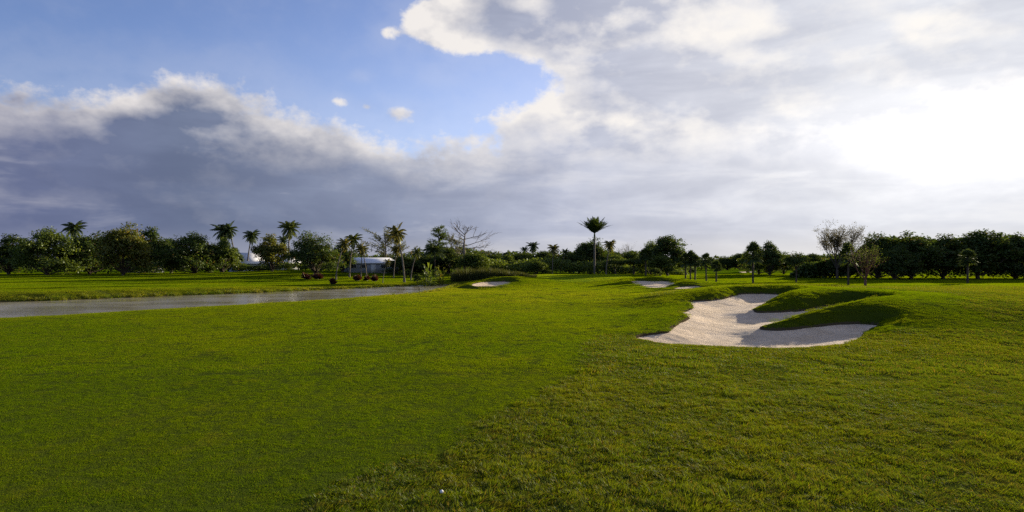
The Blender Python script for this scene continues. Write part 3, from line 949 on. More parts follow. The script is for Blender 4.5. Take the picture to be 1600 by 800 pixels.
BROAD = {}
for i, (sd_, kw) in enumerate([(1, dict()), (2, dict(wid=7.0, lobes=13)), (3, dict(wid=9.5, lobes=18, base=.3)), (4, dict(wid=7.5, base=.9, lobes=14, flat=.95))]):
    BROAD[i] = gen_broad(sd_, **kw)
for i in BROAD:
    for nm, lf in (('dark', LEAF_DARK), ('mid', LEAF_MID), ('yel', LEAF_YEL)):
        proto(f'broad_{nm}{i}', BROAD[i], BARK_D, lf)
proto('dome', gen_broad(9, 8, 9.5, 0.8, 22, 13000, .34, .95), BARK_D, LEAF_DARK)
UMB = [gen_broad(12, 5.5, 6.5, 2.3, 10, 3600, .30, .55), gen_broad(14, 5.5, 6.0, 2.4, 9, 3200, .30, .6)]
proto('umb0', UMB[0], BARK_D, LEAF_DARK); proto('umb1', UMB[1], BARK_D, LEAF_DARK)
for i in range(4):
    gco = gen_coconut(20 + i, 8.0, (0.9, -1.1, 0.35, 1.6)[i], (28, 25, 32, 24)[i], (2.0, 1.85, 2.1, 1.8)[i], 86, -68)
    for nm, lf in (('g', PALM_G), ('y', PALM_Y), ('d', PALM_D)):
        proto(f'coco_{nm}{i}', gco, BARK_PALM, lf)
proto('date', gen_coconut(31, 7.0, .2, 34, 2.9, 85, -20), BARK_D, PALM_D)
proto('royal', gen_royal(41), BARK_PALM, PALM_D)
for i in range(4):
    proto(f'sabal{i}', gen_sabal(50 + i, 4.8, (48, 54, 44, 50)[i], (2.9, 3.2, 2.6, 2.8)[i]), BARK_D, PALM_D)
for i in range(3):
    proto(f'casu{i}', gen_casuarina(60 + i, 10, (6.5, 5.0, 5.5)[i], (34, 30, 30)[i], 50), BARK, LEAF_GREY)
proto('conifer0', gen_casuarina(66, 10, 4.6, 60, 40, True), BARK_D, LEAF_DARK)
proto('conifer1', gen_casuarina(67, 10, 3.6, 54, 36, True), BARK_D, LEAF_GREY)
proto('bare', gen_bare(71), BARK, BARK, ('trunk', 'branches'))
proto('wispy0', gen_wispy(81, 8.5, 6.0, 9, 5200, .19), BARK_D, LEAF_BROWN)
proto('wispy1', gen_wispy(82, 8, 5, 5, 900, .15), BARK, LEAF_BROWN)
proto('multi', gen_wispy(85, 7.0, 6.5, 6, 1100, .17), BARK_RED, LEAF_MID)
proto('paddle0', gen_paddle(91, 3.0, 64, 3.8), BARK_D, LEAF_MID, ('stem', 'foliage')); proto('paddle1', gen_paddle(92, 3.0, 44, 3.2), BARK_D, LEAF_YEL, ('stem', 'foliage'))
proto('red0', gen_straps(95), BARK_D, LEAF_RED, ('stem', 'foliage')); proto('red1', gen_straps(96, 1.1, 1.5, 11), BARK_D, LEAF_RED, ('stem', 'foliage'))
proto('shrub', gen_broad(97, 2.2, 3.0, .15, 9, 2400, .18), BARK_D, LEAF_MID, ('stem', 'foliage'))
proto('shrubd', gen_broad(98, 2.2, 3.0, .15, 9, 2400, .18), BARK_D, LEAF_DARK, ('stem', 'foliage'))

rot_rng = random.Random(5)
def plant(key, name, px, ytop, D, label, cat, group=None, wpx_=None, rot=None, tilt=0.0, py_base=None):
    parts, h0, w0 = PROTO[key]
    X = (px - 800) / F * D
    z0 = gz(X, D)
    ht = H - (ytop - Y0) / F * D - z0
    s_ = ht / h0
    sx = s_ if wpx_ is None else (wpx_ / F * D) / w0 * 1.08
    o = bpy.data.objects.new(name, None)
    C.objects.link(o)
    o.empty_display_size = 0.5
    o.location = (X, D, z0 - 0.03)
    o.rotation_euler = (0, tilt, rot_rng.uniform(0, 6.28) if rot is None else rot)
    o.scale = (sx, sx, s_)
    for nm, me in parts:
        c_ = bpy.data.objects.new(nm, me)
        C.objects.link(c_)
        c_.parent = o
    tag(o, label, cat, group)
    return o

# ---------------------------------------------------------------- trees and palms, each where it stands
gB = 'broad-leaved trees round the course'
gP = 'feather palms on and behind the lawn'
gS = 'fan palms on the sunny lawn'
gC = 'feathery casuarina trees in the tree line'
gU = 'flat-crowned trees behind the green'
gR = 'dark red bushes under the palms'
T, PALM, BUSH = 'tree', 'palm', 'bush'
for a in [
    ('broad_mid0', 'broadleaf_tree', 326, 378, 128, 'mid-green tree squeezed between wide dense tree and sunlit leafy tree', T, gB, 44),
    ('broad_dark2', 'broadleaf_tree', 216, 372, 134, 'lower dark tree close behind the tall yellow-green tree', T, gB, 48),
    ('broad_dark1', 'broadleaf_tree', 535, 378, 122, 'dark tree filling in behind the slim leaning palm', T, gB, 44),
    # beyond the grey house, along the pond
    ('broad_yel0', 'broadleaf_tree', 192, 349, 112, 'tall yellow-green tree in the sun just before the low grey house', T, gB, 68),
    ('broad_dark1', 'broadleaf_tree', 238, 355, 140, 'dark rounded tree rising behind the low grey house', T, gB, 64),
    ('broad_dark2', 'broadleaf_tree', 302, 363.5, 119, 'wide dense dark green tree with foliage almost to the grass', T, gB, 87),
    ('broad_mid1', 'broadleaf_tree', 348, 371, 123, 'sunlit leafy tree below the three crowded dark palm heads', T, gB, 50),
    ('broad_dark0', 'broadleaf_tree', 268, 374, 138, 'low dark tree filling the gap between grey house and wide dense tree', T, gB, 59),
    ('broad_dark3', 'broadleaf_tree', 365, 386, 136, 'shaded tree close beside the white gabled house', T, gB, 26),
    ('broad_yel1', 'broadleaf_tree', 425, 365.5, 118, 'round yellow-tinged tree standing before the white gabled house', T, gB, 56),
    ('dome', 'broadleaf_tree', 492, 361.5, 106, 'big dark dome-shaped tree at the end of the grassy mound', T, gB, 76),
    ('broad_dark0', 'broadleaf_tree', 140, 362, 122, 'dark tree next to the tall yellow-green tree, away from the house', T, gB, 73),
    ('broad_mid2', 'broadleaf_tree', 76, 356, 116, 'broad mid-green tree beyond the two trees by the grey house', T, gB, 90),
    ('broad_dark1', 'broadleaf_tree', 14, 366, 124, 'dark tree at the outermost end of the pond-side row', T, gB, 78),
    ('coco_d0', 'coconut_palm', 106, 344, 134, 'palm head standing over the outer trees of the pond-side row', PALM, gP, None),
    # palm cluster and the palm over the white house
    ('coco_d2', 'coconut_palm', 345, 349, 142, 'dark palm with the widest drooping head in the cluster of three', PALM, gP, None),
    ('coco_d1', 'coconut_palm', 369, 344, 142, 'tallest dark palm in the cluster of three', PALM, gP, None),
    ('coco_d0', 'coconut_palm', 386, 358, 138, 'lowest dark palm of the cluster of three, next to the white gable', PALM, gP, None),
    ('coco_g2', 'coconut_palm', 450, 344.5, 132, 'tall full-headed palm behind the round yellow-tinged tree', PALM, gP, None),
    ('coco_d3', 'coconut_palm', 431, 366, 138, 'small palm head peeping over the round yellow-tinged tree', PALM, gP, None),
    # lawn palms in front of the long white-roofed house
    ('coco_y3', 'coconut_palm', 525, 369, 95, 'golden palm with pale trunk rising from the lone red bush', PALM, gP, None),
    ('coco_g0', 'coconut_palm', 546, 364, 104, 'slim palm with leaning trunk beside the dome-shaped tree', PALM, gP, None),
    ('coco_g2', 'coconut_palm', 564, 383, 101, 'short straight palm hiding the middle of the white roof', PALM, gP, None),
    ('coco_y1', 'coconut_palm', 573, 376, 96, 'full-headed palm leaning from the row of red bushes', PALM, gP, None),
    ('coco_y3', 'coconut_palm', 598, 403, 86, 'short stout palm leaning over the grass nearest the pond', PALM, gP, None),
    ('coco_y0', 'coconut_palm', 615, 382, 102, 'ragged golden palm between the short leaning palm and the tallest lawn palm', PALM, gP, None),
    ('coco_y1', 'coconut_palm', 632, 346, 90, 'tallest lawn palm with thin bare trunk and windblown golden head', PALM, gP, None),
    ('coco_g3', 'coconut_palm', 642, 385, 98, 'low palm head close against the trunk of the tallest lawn palm', PALM, gP, None),
    ('date', 'date_palm', 680, 375, 112, 'dark spiky palm with stiff fronds before the conifers', PALM, None, None),
    ('casu0', 'casuarina_tree', 600, 349, 140, 'wispy grey-green tree with plume branches behind the lawn palms', T, gC, 62),
    ('casu1', 'casuarina_tree', 622, 366, 142, 'low feathery grey tree next to the plumed one', T, gC, 34),
    ('conifer1', 'cypress_tree', 650, 384, 140, 'slim dark spire tree in the gap beyond the lawn palms', T, None, 13),
    ('conifer0', 'conifer_tree', 687, 352, 132, 'tall pointed conifer above the spiky palm', T, None, 42),
    ('casu2', 'casuarina_tree', 703, 364, 136, 'feathery dark tree between pointed conifer and bare tree', T, gC, 32),
    ('casu1', 'casuarina_tree', 714, 370, 138, 'feathery tree whose top meets the bare tree branches', T, gC, 28),
    ('bare', 'bare_tree', 726, 341, 122, 'leafless tree with long flat tiers of branches', T, None, 84),
    ('broad_dark2', 'broadleaf_tree', 664, 396, 128, 'dark tree mass behind the clump of paddle leaves', T, gB, 67),
    ('broad_dark1', 'broadleaf_tree', 700, 388, 126, 'dark tree at the foot of the feathery trees', T, gB, 58),
    ('broad_mid0', 'broadleaf_tree', 742, 392, 120, 'mid-green tree beneath the bare tree', T, gB, 58),
    ('broad_dark3', 'broadleaf_tree', 634, 400, 122, 'shaded tree beyond the end of the long white roof', T, gB, 56),
    # tree line behind the reeds and the green
    ('broad_dark0', 'broadleaf_tree', 770, 394, 138, 'dark tree behind the reeds, next to the bare tree', T, gB, 52),
    ('broad_mid1', 'broadleaf_tree', 792, 398, 134, 'light green tree behind the middle of the reeds', T, gB, 45),
    ('broad_dark2', 'broadleaf_tree', 816, 394, 140, 'dark wide tree below the two distant palms', T, gB, 63),
    ('coco_d3', 'coconut_palm', 812, 384, 156, 'distant dark palm head sunk in the tree line', PALM, gP, None),
    ('coco_d2', 'coconut_palm', 831, 377.5, 158, 'small distant palm standing clear against the sky', PALM, gP, None),
    ('broad_dark1', 'broadleaf_tree', 848, 392, 142, 'dark tree between the clear-standing palm and the bright bushy palms', T, gB, 52),
    ('coco_y2', 'coconut_palm', 863, 381, 124, 'bright bushy palm with upright fronds behind the green', PALM, gP, None),
    ('coco_g3', 'coconut_palm', 876, 387, 128, 'smaller green palm crowding the bright bushy palm', PALM, gP, None),
    ('broad_dark3', 'broadleaf_tree', 892, 394, 138, 'dark tree between bushy palms and royal palm', T, gB, 50),
    ('broad_mid3', 'broadleaf_tree', 838, 408, 118, 'low sunny tree at the end of the reeds', T, gB, 40),
    ('broad_dark0', 'broadleaf_tree', 922, 372, 136, 'tall dark tree directly behind the royal palm trunk', T, gB, 52),
    ('broad_dark1', 'broadleaf_tree', 905, 388, 132, 'dark bushy tree on the pond side of the royal palm', T, gB, 40),
    ('royal', 'royal_palm', 929, 337.5, 122, 'tall royal palm with bowl-shaped head on a slender pale trunk', PALM, None, 44),
    ('coco_y0', 'coconut_palm', 947, 374, 110, 'golden ragged palm beside the royal palm', PALM, gP, None),
    ('wispy1', 'wispy_tree', 978, 377, 152, 'thin nearly leafless tree rising behind the flat-crowned trees', T, None, 28),
    ('wispy1', 'wispy_tree', 960, 384, 156, 'lower thin tree close to the golden ragged palm', T, None, 24),
    ('broad_mid0', 'broadleaf_tree', 958, 395, 132, 'mid-green tree behind the first flat-crowned tree', T, gB, 45),
    ('umb0', 'umbrella_tree', 962, 403, 118, 'flat-crowned dark tree close to the golden ragged palm', T, gU, 44),
    ('umb1', 'umbrella_tree', 990, 402, 117, 'flat-crowned dark tree before the big spreading tree', T, gU, 44),
    ('broad_dark2', 'broadleaf_tree', 985, 392, 140, 'dark tree showing over the flat-crowned trees', T, gB, 50),
    ('sabal3', 'fan_palm', 1009, 386, 104, 'fan palm at the edge of the big spreading tree', PALM, gS, None),
    ('broad_dark3', 'broadleaf_tree', 1043, 368, 112, 'big spreading tree with tall rounded top above the greenside bunkers', T, gB, 63),
    ('broad_mid2', 'broadleaf_tree', 1018, 376, 118, 'high-shouldered tree joined to the big spreading tree', T, gB, 45),
    ('broad_mid0', 'broadleaf_tree', 1032, 396, 108, 'low bright tree at the foot of the big spreading tree', T, gB, 43),
    ('shrubd', 'shrub', 1024, 418, 100, 'small dark shrub below the big spreading tree', BUSH, None, 18),
    # fan palms
    ('sabal0', 'fan_palm', 1071, 393, 89, 'fan palm at the tree side of the tight trio', PALM, gS, 19),
    ('sabal1', 'fan_palm', 1079, 389.5, 88, 'middle and tallest fan palm of the tight trio', PALM, gS, 22),
    ('sabal3', 'fan_palm', 1086, 396, 87, 'drooping fan palm at the sunny side of the tight trio', PALM, gS, 20),
    ('sabal2', 'fan_palm', 1103, 394, 84, 'lone slim fan palm between the trio and the short fan palm', PALM, gS, 19),
    ('sabal0', 'fan_palm', 1119, 406, 81, 'shortest fan palm with a low ragged head', PALM, gS, 20),
    ('sabal1', 'fan_palm', 1177, 375.5, 77, 'tall fan palm standing alone on the far lawn beyond the big bunker', PALM, gS, 30),
    ('broad_dark0', 'broadleaf_tree', 1137, 400, 200, 'hazy far tree beyond the short fan palm', T, gB, 42),
    ('broad_dark3', 'broadleaf_tree', 1155, 396, 196, 'hazy far tree over the distant bunker', T, gB, 33),
    ('broad_mid1', 'broadleaf_tree', 1168, 392, 150, 'light tree just behind the tall lone fan palm', T, gB, 29),
    ('broad_dark1', 'broadleaf_tree', 1203, 377, 124, 'tall dense dark tree behind the tall lone fan palm', T, gB, 53),
    ('broad_dark2', 'broadleaf_tree', 1186, 388, 134, 'dark tree between tall dense tree and lone fan palm', T, gB, 44),
    ('broad_dark0', 'broadleaf_tree', 1224, 394, 132, 'lower dark tree leading to the small round lawn tree', T, gB, 40),
    ('umb1', 'small_tree', 1244, 392.5, 79, 'small round tree on a thin trunk alone on the sunny lawn', T, None, 42),
    ('broad_dark3', 'broadleaf_tree', 1268, 396, 128, 'dark round-topped tree behind the small round lawn tree', T, gB, 40),
    ('broad_yel1', 'broadleaf_tree', 1290, 403, 118, 'brownish tree under the tall wispy tree', T, gB, 48),
    ('broad_dark1', 'broadleaf_tree', 1314, 394, 114, 'dark tree between wispy tree and the dark wood edge', T, gB, 51),
    ('wispy0', 'wispy_tree', 1308, 343, 104, 'tall wispy brown tree with sparse leaves against the sky', T, None, 72),
    ('sabal1', 'fan_palm', 1325, 376, 66, 'fan palm in front of the tall wispy tree', PALM, gS, 27),
    ('multi', 'forked_tree', 1352, 376, 57, 'forked red-barked tree with many bare limbs on the mound', T, None, 56),
    ('broad_dark2', 'broadleaf_tree', 1372, 364, 104, 'first dark tree of the solid shaded wood edge', T, gB, 81),
    ('broad_dark0', 'broadleaf_tree', 1422, 363, 102, 'second dark tree of the solid shaded wood edge', T, gB, 88),
    ('broad_dark1', 'broadleaf_tree', 1474, 366, 104, 'third dark tree along the solid shaded wood edge', T, gB, 84),
    ('broad_dark3', 'broadleaf_tree', 1528, 360, 104, 'fourth dark tree along the solid shaded wood edge', T, gB, 92),
    ('broad_dark2', 'broadleaf_tree', 1588, 365, 106, 'last dark tree of the solid shaded wood edge', T, gB, 92),
    ('broad_dark0', 'broadleaf_tree', 1398, 384, 98, 'low dark tree filling the gap between the first two wood-edge trees', T, gB, 62),
    ('sabal3', 'fan_palm', 1512, 388, 72, 'fan palm before the solid shaded wood edge', PALM, gS, 26),
    # bushes
    ('paddle0', 'paddle_leaf_plant', 670, 410, 84, 'sunlit clump of broad paddle leaves by the pond tip', 'plant', None, 34),
    ('paddle1', 'paddle_leaf_plant', 688, 414, 88, 'yellower paddle-leaf clump behind the first by the pond tip', 'plant', None, 20),
    ('shrubd', 'shrub', 652, 427, 86, 'small dark round shrub beside the paddle leaves', BUSH, None, 13),
    ('red0', 'red_bush', 520.5, 431.5, 79, 'lone dark red bush at the foot of the golden pale-trunked palm', BUSH, gR, 11),
    ('red1', 'red_bush', 558, 427.5, 91, 'widest red bush of the palm row, on the tree-mound side', BUSH, gR, 14),
    ('red0', 'red_bush', 573, 428.5, 91, 'middle red bush around the leaning palm trunk', BUSH, gR, 10),
    ('red1', 'red_bush', 585.5, 427.5, 90, 'red bush at the pond side of the palm row', BUSH, gR, 12),
    ('red0', 'red_bush', 478, 424, 98, 'dull red bush in the shade of the dome-shaped tree', BUSH, gR, 16),
    ('red1', 'red_bush', 497, 424.5, 98, 'dull red bush beside the trunk of the dome-shaped tree', BUSH, gR, 17),
    ('shrub', 'shrub', 330, 413, 120, 'pale-flecked shrub at the foot of the wide dense tree', BUSH, None, 16),
    ('shrubd', 'shrub', 402, 414, 126, 'clipped dark shrub before the white gabled house', BUSH, None, 34),
    ('shrub', 'shrub', 446, 411, 124, 'leafy shrub before the white outbuilding', BUSH, None, 20),
    ('shrub', 'shrub', 636, 419, 110, 'pale shrub behind the trunk of the tallest lawn palm', BUSH, None, 20),
]:
    key, name, px, yt, D, lab, cat, grp, w_ = a
    rot = None
    if key.startswith('coco') or key == 'bare':
        rot = 0.0 if key in ('bare',) else random.Random(int(px)).uniform(-.4, .4)
    plant(key, name, px, yt, D, lab, cat, grp, w_, rot)

# ---------------------------------------------------------------- far wood and undergrowth: one mass of leaves behind the trees
def leaf_mass(name, prof, D, depth, n, leaf, mat, seed):
    r = np.random.default_rng(seed)
    pr = np.array(prof, float)
    px = r.uniform(pr[0, 0], pr[-1, 0], n)
    Dd = D + r.uniform(0, depth, n)
    X = (px - 800) / F * Dd
    zt = H - (np.interp(px, pr[:, 0], pr[:, 1]) - Y0) / F * Dd
    zt = zt + 1.6 * vnoise(X / 3.1, Dd / 4.0, seed) + .9 * vnoise(X / 1.1, Dd / 2.0, seed + 1)
    z0 = base_z(X, Dd)
    u = r.random(n) ** .6
    Z = z0 + .1 + (zt - z0) * u
    gm = G()
    nr_ = r.normal(size=(n, 3)) * .7 + np.array([0, -.5, .5])
    nr_ /= np.linalg.norm(nr_, axis=1)[:, None]
    gm.leaves(np.stack([X, Dd, Z], 1), nr_, leaf * r.uniform(.7, 1.4, n), leaf * .62, r)
    me = gm.mesh(name, mat)
    o = bpy.data.objects.new(name, me)
    C.objects.link(o)
    return o
o = leaf_mass('woodland', [(-160, 398), (200, 399), (300, 396), (380, 401), (470, 397), (520, 398), (600, 400), (690, 396)], 180, 9, 15000, .75, LEAF_DARK, 106)
tag(o, 'dark wood closing the view behind the houses and palms', 'woodland', kind='stuff')
o = leaf_mass('woodland', [(655, 398), (680, 394), (720, 391), (800, 397), (900, 398), (960, 396), (1010, 398), (1050, 408), (1085, 425)], 146, 9, 16000, .62, LEAF_DARK, 101)
tag(o, 'dark continuous wood closing the course behind the single trees', 'woodland', kind='stuff')
o = leaf_mass('woodland', [(1040, 404), (1100, 404), (1130, 403), (1160, 400), (1200, 398), (1260, 402), (1330, 398), (1420, 396), (1700, 396)], 205, 10, 15000, .85, LEAF_DARK, 102)
tag(o, 'hazy distant wood beyond the sunny lawn', 'woodland', kind='stuff')
o = leaf_mass('undergrowth', [(1235, 428), (1262, 416), (1285, 406), (1300, 401), (1335, 396), (1352, 376), (1400, 374), (1660, 376)], 106, 6, 22000, .6, LEAF_DARK, 103)
tag(o, 'dense shaded undergrowth along the dark wood edge', 'undergrowth', kind='stuff')
o = leaf_mass('undergrowth', [(-40, 404), (180, 404), (210, 413), (250, 413), (270, 404), (380, 412), (410, 416), (470, 412), (530, 412), (560, 419), (610, 417), (640, 412), (700, 408)], 128, 5, 12000, .5, LEAF_DARK, 104)
tag(o, 'low shaded undergrowth between the trees beyond the pond', 'undergrowth', kind='stuff')
o = leaf_mass('undergrowth', [(735, 414), (760, 408), (800, 410), (860, 408), (900, 412), (950, 408), (1000, 412), (1050, 418), (1075, 428)], 124, 8, 9000, .5, LEAF_MID, 105)
tag(o, 'mixed green undergrowth behind the putting green', 'undergrowth', kind='stuff')

# reeds at the tip of the pond
r = np.random.default_rng(111)
n_ = 9000
pxr = r.uniform(706, 838, n_); Dr = 91 + r.uniform(0, 9, n_)
Xr = (pxr - 800) / F * Dr
Zr = base_z(Xr, Dr)
top_ = np.interp(pxr, [706, 716, 740, 780, 810, 828, 838], [427, 421, 420, 421, 424, 428, 431])
hr = (H - (top_ - Y0) / F * Dr - Zr) * r.uniform(.5, 1.15, n_) * (1 + .5 * vnoise(Xr / .8, Dr / 1.2, 5))
hr = np.clip(hr, .3, 3)
gm = G()
b0 = np.stack([Xr, Dr, Zr - .05], 1)
tipv = b0 + np.stack([r.normal(size=n_) * .22 - .1, r.normal(size=n_) * .2, hr], 1)
ww = rdir(r, n_) * [.035, .035, 0]
gm.strips(b0, tipv, ww)
o = bpy.data.objects.new('reeds', gm.mesh('reeds', REED)); C.objects.link(o)
tag(o, 'dark green bank of reeds at the tip of the pond', 'reeds', kind='stuff')

# ---------------------------------------------------------------- houses among the trees
def paint(name, col, rough=0.7, n_amt=0.12):
    m_, gg = new_mat(name)
    n = gg.noise(objpos(gg), 1.5, 5, 0.6)
    c = gg.mix(gg.step(n, .3, .7), col, tuple(v * (1 - n_amt * 2) for v in col))
    out(gg, principled(gg, c, rough, bump(gg, gg.noise(objpos(gg), 25, 2, .5), .15, .01), .3))
    return m_
WHITE = paint('white_roof', (0.80, 0.80, 0.81), .5, .06)
ROOFG = paint('grey_roof', (0.16, 0.165, 0.17))
WALLB = paint('blue_grey_wall', (0.30, 0.32, 0.35))
WALLD = paint('dark_wall', (0.10, 0.11, 0.125))
WALLW = paint('pale_wall', (0.74, 0.74, 0.74))
WOODW = paint('white_trim', (0.7, 0.7, 0.68))
mt, gg = new_mat('window_glass')
out(gg, principled(gg, (0.02, 0.025, 0.03), 0.08, None, .5))
GLASS = mt
def boxv(x0, x1, y0, y1, z0, z1):
    v = [(x, y, z) for z in (z0, z1) for y in (y0, y1) for x in (x0, x1)]
    q = [[0, 2, 3, 1], [4, 5, 7, 6], [0, 1, 5, 4], [2, 6, 7, 3], [0, 4, 6, 2], [1, 3, 7, 5]]
    return v, q
def box(name, parent, mat, *b):
    v, q = boxv(*b)
    o_ = np_mesh(name, v, np.array(q), mat, parent=parent)
    return o_
def house(px, D, yridge, yeave, wpx_, depth, wall, roof, label, gable=False, windows=3, rot=0.0):
    X = (px - 800) / F * D
    z0 = gz(X, D)
    root = bpy.data.objects.new('house', None); C.objects.link(root)
    root.location = (X, D, z0); root.rotation_euler = (0, 0, rot)
    tag(root, label, 'house')
    w = wpx_ / F * D * .5
    ze = H - (yeave - Y0) / F * D - z0; zr = H - (yridge - Y0) / F * D - z0
    d2 = depth / 2
    if gable:
        v = [(-w, -d2, -.2), (w, -d2, -.2), (w, d2, -.2), (-w, d2, -.2), (-w, -d2, ze), (w, -d2, ze), (w, d2, ze), (-w, d2, ze), (0, -d2, zr - .12), (0, d2, zr - .12)]
        fq = [[0, 1, 5, 4], [1, 2, 6, 5], [2, 3, 7, 6], [3, 0, 4, 7]]
        ft = [[4, 5, 8], [6, 7, 9]]
        np_mesh('wall', v, [np.array(fq), np.array(ft)], wall, parent=root)
    else:
        box('wall', root, wall, -w, w, -d2, d2, -.2, ze)
    ov = .45; th_ = .16
    if gable:
        sl = (zr - ze) / w
        for s_ in (-1, 1):
            v = []
            for y in (-d2 - ov, d2 + ov):
                v += [(0, y, zr), (s_ * (w + ov), y, ze - sl * ov), (s_ * (w + ov), y, ze - sl * ov - th_), (0, y, zr - th_)]
            np_mesh('roof_slope', v, np.array([[0, 1, 5, 4], [3, 7, 6, 2], [0, 4, 7, 3], [1, 2, 6, 5], [0, 3, 2, 1], [4, 5, 6, 7]]), roof, parent=root)
    else:
        a, b = w + ov, d2 + ov
        rl = max(w - d2 * .25, w * .25)
        v = [(-a, -b, ze), (a, -b, ze), (a, b, ze), (-a, b, ze), (-rl, 0, zr), (rl, 0, zr), (-a, -b, ze - th_), (a, -b, ze - th_), (a, b, ze - th_), (-a, b, ze - th_)]
        np_mesh('roof', v, [np.array([[0, 1, 5, 4], [2, 3, 4, 5], [6, 7, 1, 0], [7, 8, 2, 1], [8, 9, 3, 2], [9, 6, 0, 3], [6, 9, 8, 7]]), np.array([[1, 2, 5], [3, 0, 4]])], roof, parent=root)
    for i in range(windows):
        cx = -w + (i + .5) * 2 * w / windows
        if windows > 2 and i == windows // 2:
            box('door', root, WOODW, cx - .5, cx + .5, -d2 - .06, -d2 - .004, 0, min(2.1, ze - .25))
            continue
        f = box('window', root, WOODW, cx - .75, cx + .75, -d2 - .05, -d2 - .004, .9, min(2.2, ze - .3))
        box('pane', f, GLASS, cx - .65, cx + .65, -d2 - .062, -d2 - .052, 1.0, min(2.1, ze - .4))
    return root
house(391, 141, 395, 409, 34, 8, WALLW, WHITE, 'white house with steep bright gable showing beside the round yellow-tinged tree', True, 2, R(-34))
house(443, 142, 397.5, 410, 36, 6, WALLW, WHITE, 'small white-roofed outbuilding between round tree and dome-shaped tree', False, 1, R(38))
house(578, 128, 402.5, 410.5, 76, 8, WALLB, WHITE, 'long low house with white roof behind the lawn palms', False, 5, R(24))
house(228, 146, 394, 402, 34, 6, WALLD, ROOFG, 'low dark grey house in deep shade under the trees', False, 3)

# ---------------------------------------------------------------- small things on the grass
Xs, Ys = wpx(655, 464.5)
Ys -= 1.2; Xs = (655 - 800) / F * Ys
zs_ = gz(Xs, Ys)
gm = G(); gm.tube([(0, 0, -.1), (0, 0, .25), (0, 0, .62)], [.028, .028, .024], 8)
root = bpy.data.objects.new('hazard_stake', None); C.objects.link(root); root.location = (Xs, Ys, zs_)
tag(root, 'thin dark stake marking the near bank of the pond', 'stake')
o = bpy.data.objects.new('post', gm.mesh('post', BARK_D, True)); C.objects.link(o); o.parent = root
gm = G(); gm.tube([(0, 0, .52), (0, 0, .66)], [.034, .034], 8)
o = bpy.data.objects.new('cap', gm.mesh('cap', LEAF_RED, True)); C.objects.link(o); o.parent = root

def golf_ball(px, py, label):
    D = H * F / (py - Y0)
    X = (px - 800) / F * D
    me = bpy.data.meshes.new('golf_ball')
    import bmesh
    bm = bmesh.new()
    bmesh.ops.create_icosphere(bm, subdivisions=4, radius=0.0215)
    for v in bm.verts:                      # dimples
        q = v.co.normalized()
        ph = math.sin(q.x * 22) * math.sin(q.y * 22) * math.sin(q.z * 22)
        v.co = q * (0.0215 - 0.0012 * max(ph, 0))
    for f in bm.faces: f.smooth = True
    bm.to_mesh(me); bm.free()
    me.materials.append(WHITE)
    o_ = bpy.data.objects.new('golf_ball', me); C.objects.link(o_)
    o_.location = (X, D, gz(X, D) + .055)
    tag(o_, label, 'golf ball')
golf_ball(690, 778, 'small white golf ball lying in the rough grass')

# ---------------------------------------------------------------- grass: real blades in turf patches, laid on the ground sheet
def grass_mat(name, rough):
    m_, gg = new_mat(name)
    pos = geopos(gg)
    ra, da, sa = (attr(gg, x, False).outputs['Fac'] for x in ('rough', 'dry', 'short'))
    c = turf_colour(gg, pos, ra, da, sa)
    if rough:
        c = gg.mix(gg.step(gg.noise(pos, 1.6, 4, 0.65), .52, .70, 0, .6), c, (0.130, 0.150, 0.012))
        c = gg.mix(gg.step(gg.noise(pos, 2.3, 4, 0.65), .52, .70, 0, .65), c, (0.058, 0.054, 0.013))
    rnd = gg.n('ShaderNodeNewGeometry').outputs['Random Per Island']
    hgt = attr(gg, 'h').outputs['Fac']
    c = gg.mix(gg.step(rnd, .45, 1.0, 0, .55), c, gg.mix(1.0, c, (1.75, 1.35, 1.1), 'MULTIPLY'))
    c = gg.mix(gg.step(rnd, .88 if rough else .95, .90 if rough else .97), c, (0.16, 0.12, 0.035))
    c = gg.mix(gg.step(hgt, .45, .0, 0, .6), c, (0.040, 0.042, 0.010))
    tc_ = gg.mix(1.0, c, (2.1, 1.9, 0.5), 'MULTIPLY')
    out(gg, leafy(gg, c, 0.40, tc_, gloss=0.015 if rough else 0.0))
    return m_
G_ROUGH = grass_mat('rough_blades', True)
G_FAIR = grass_mat('fairway_blades', False)

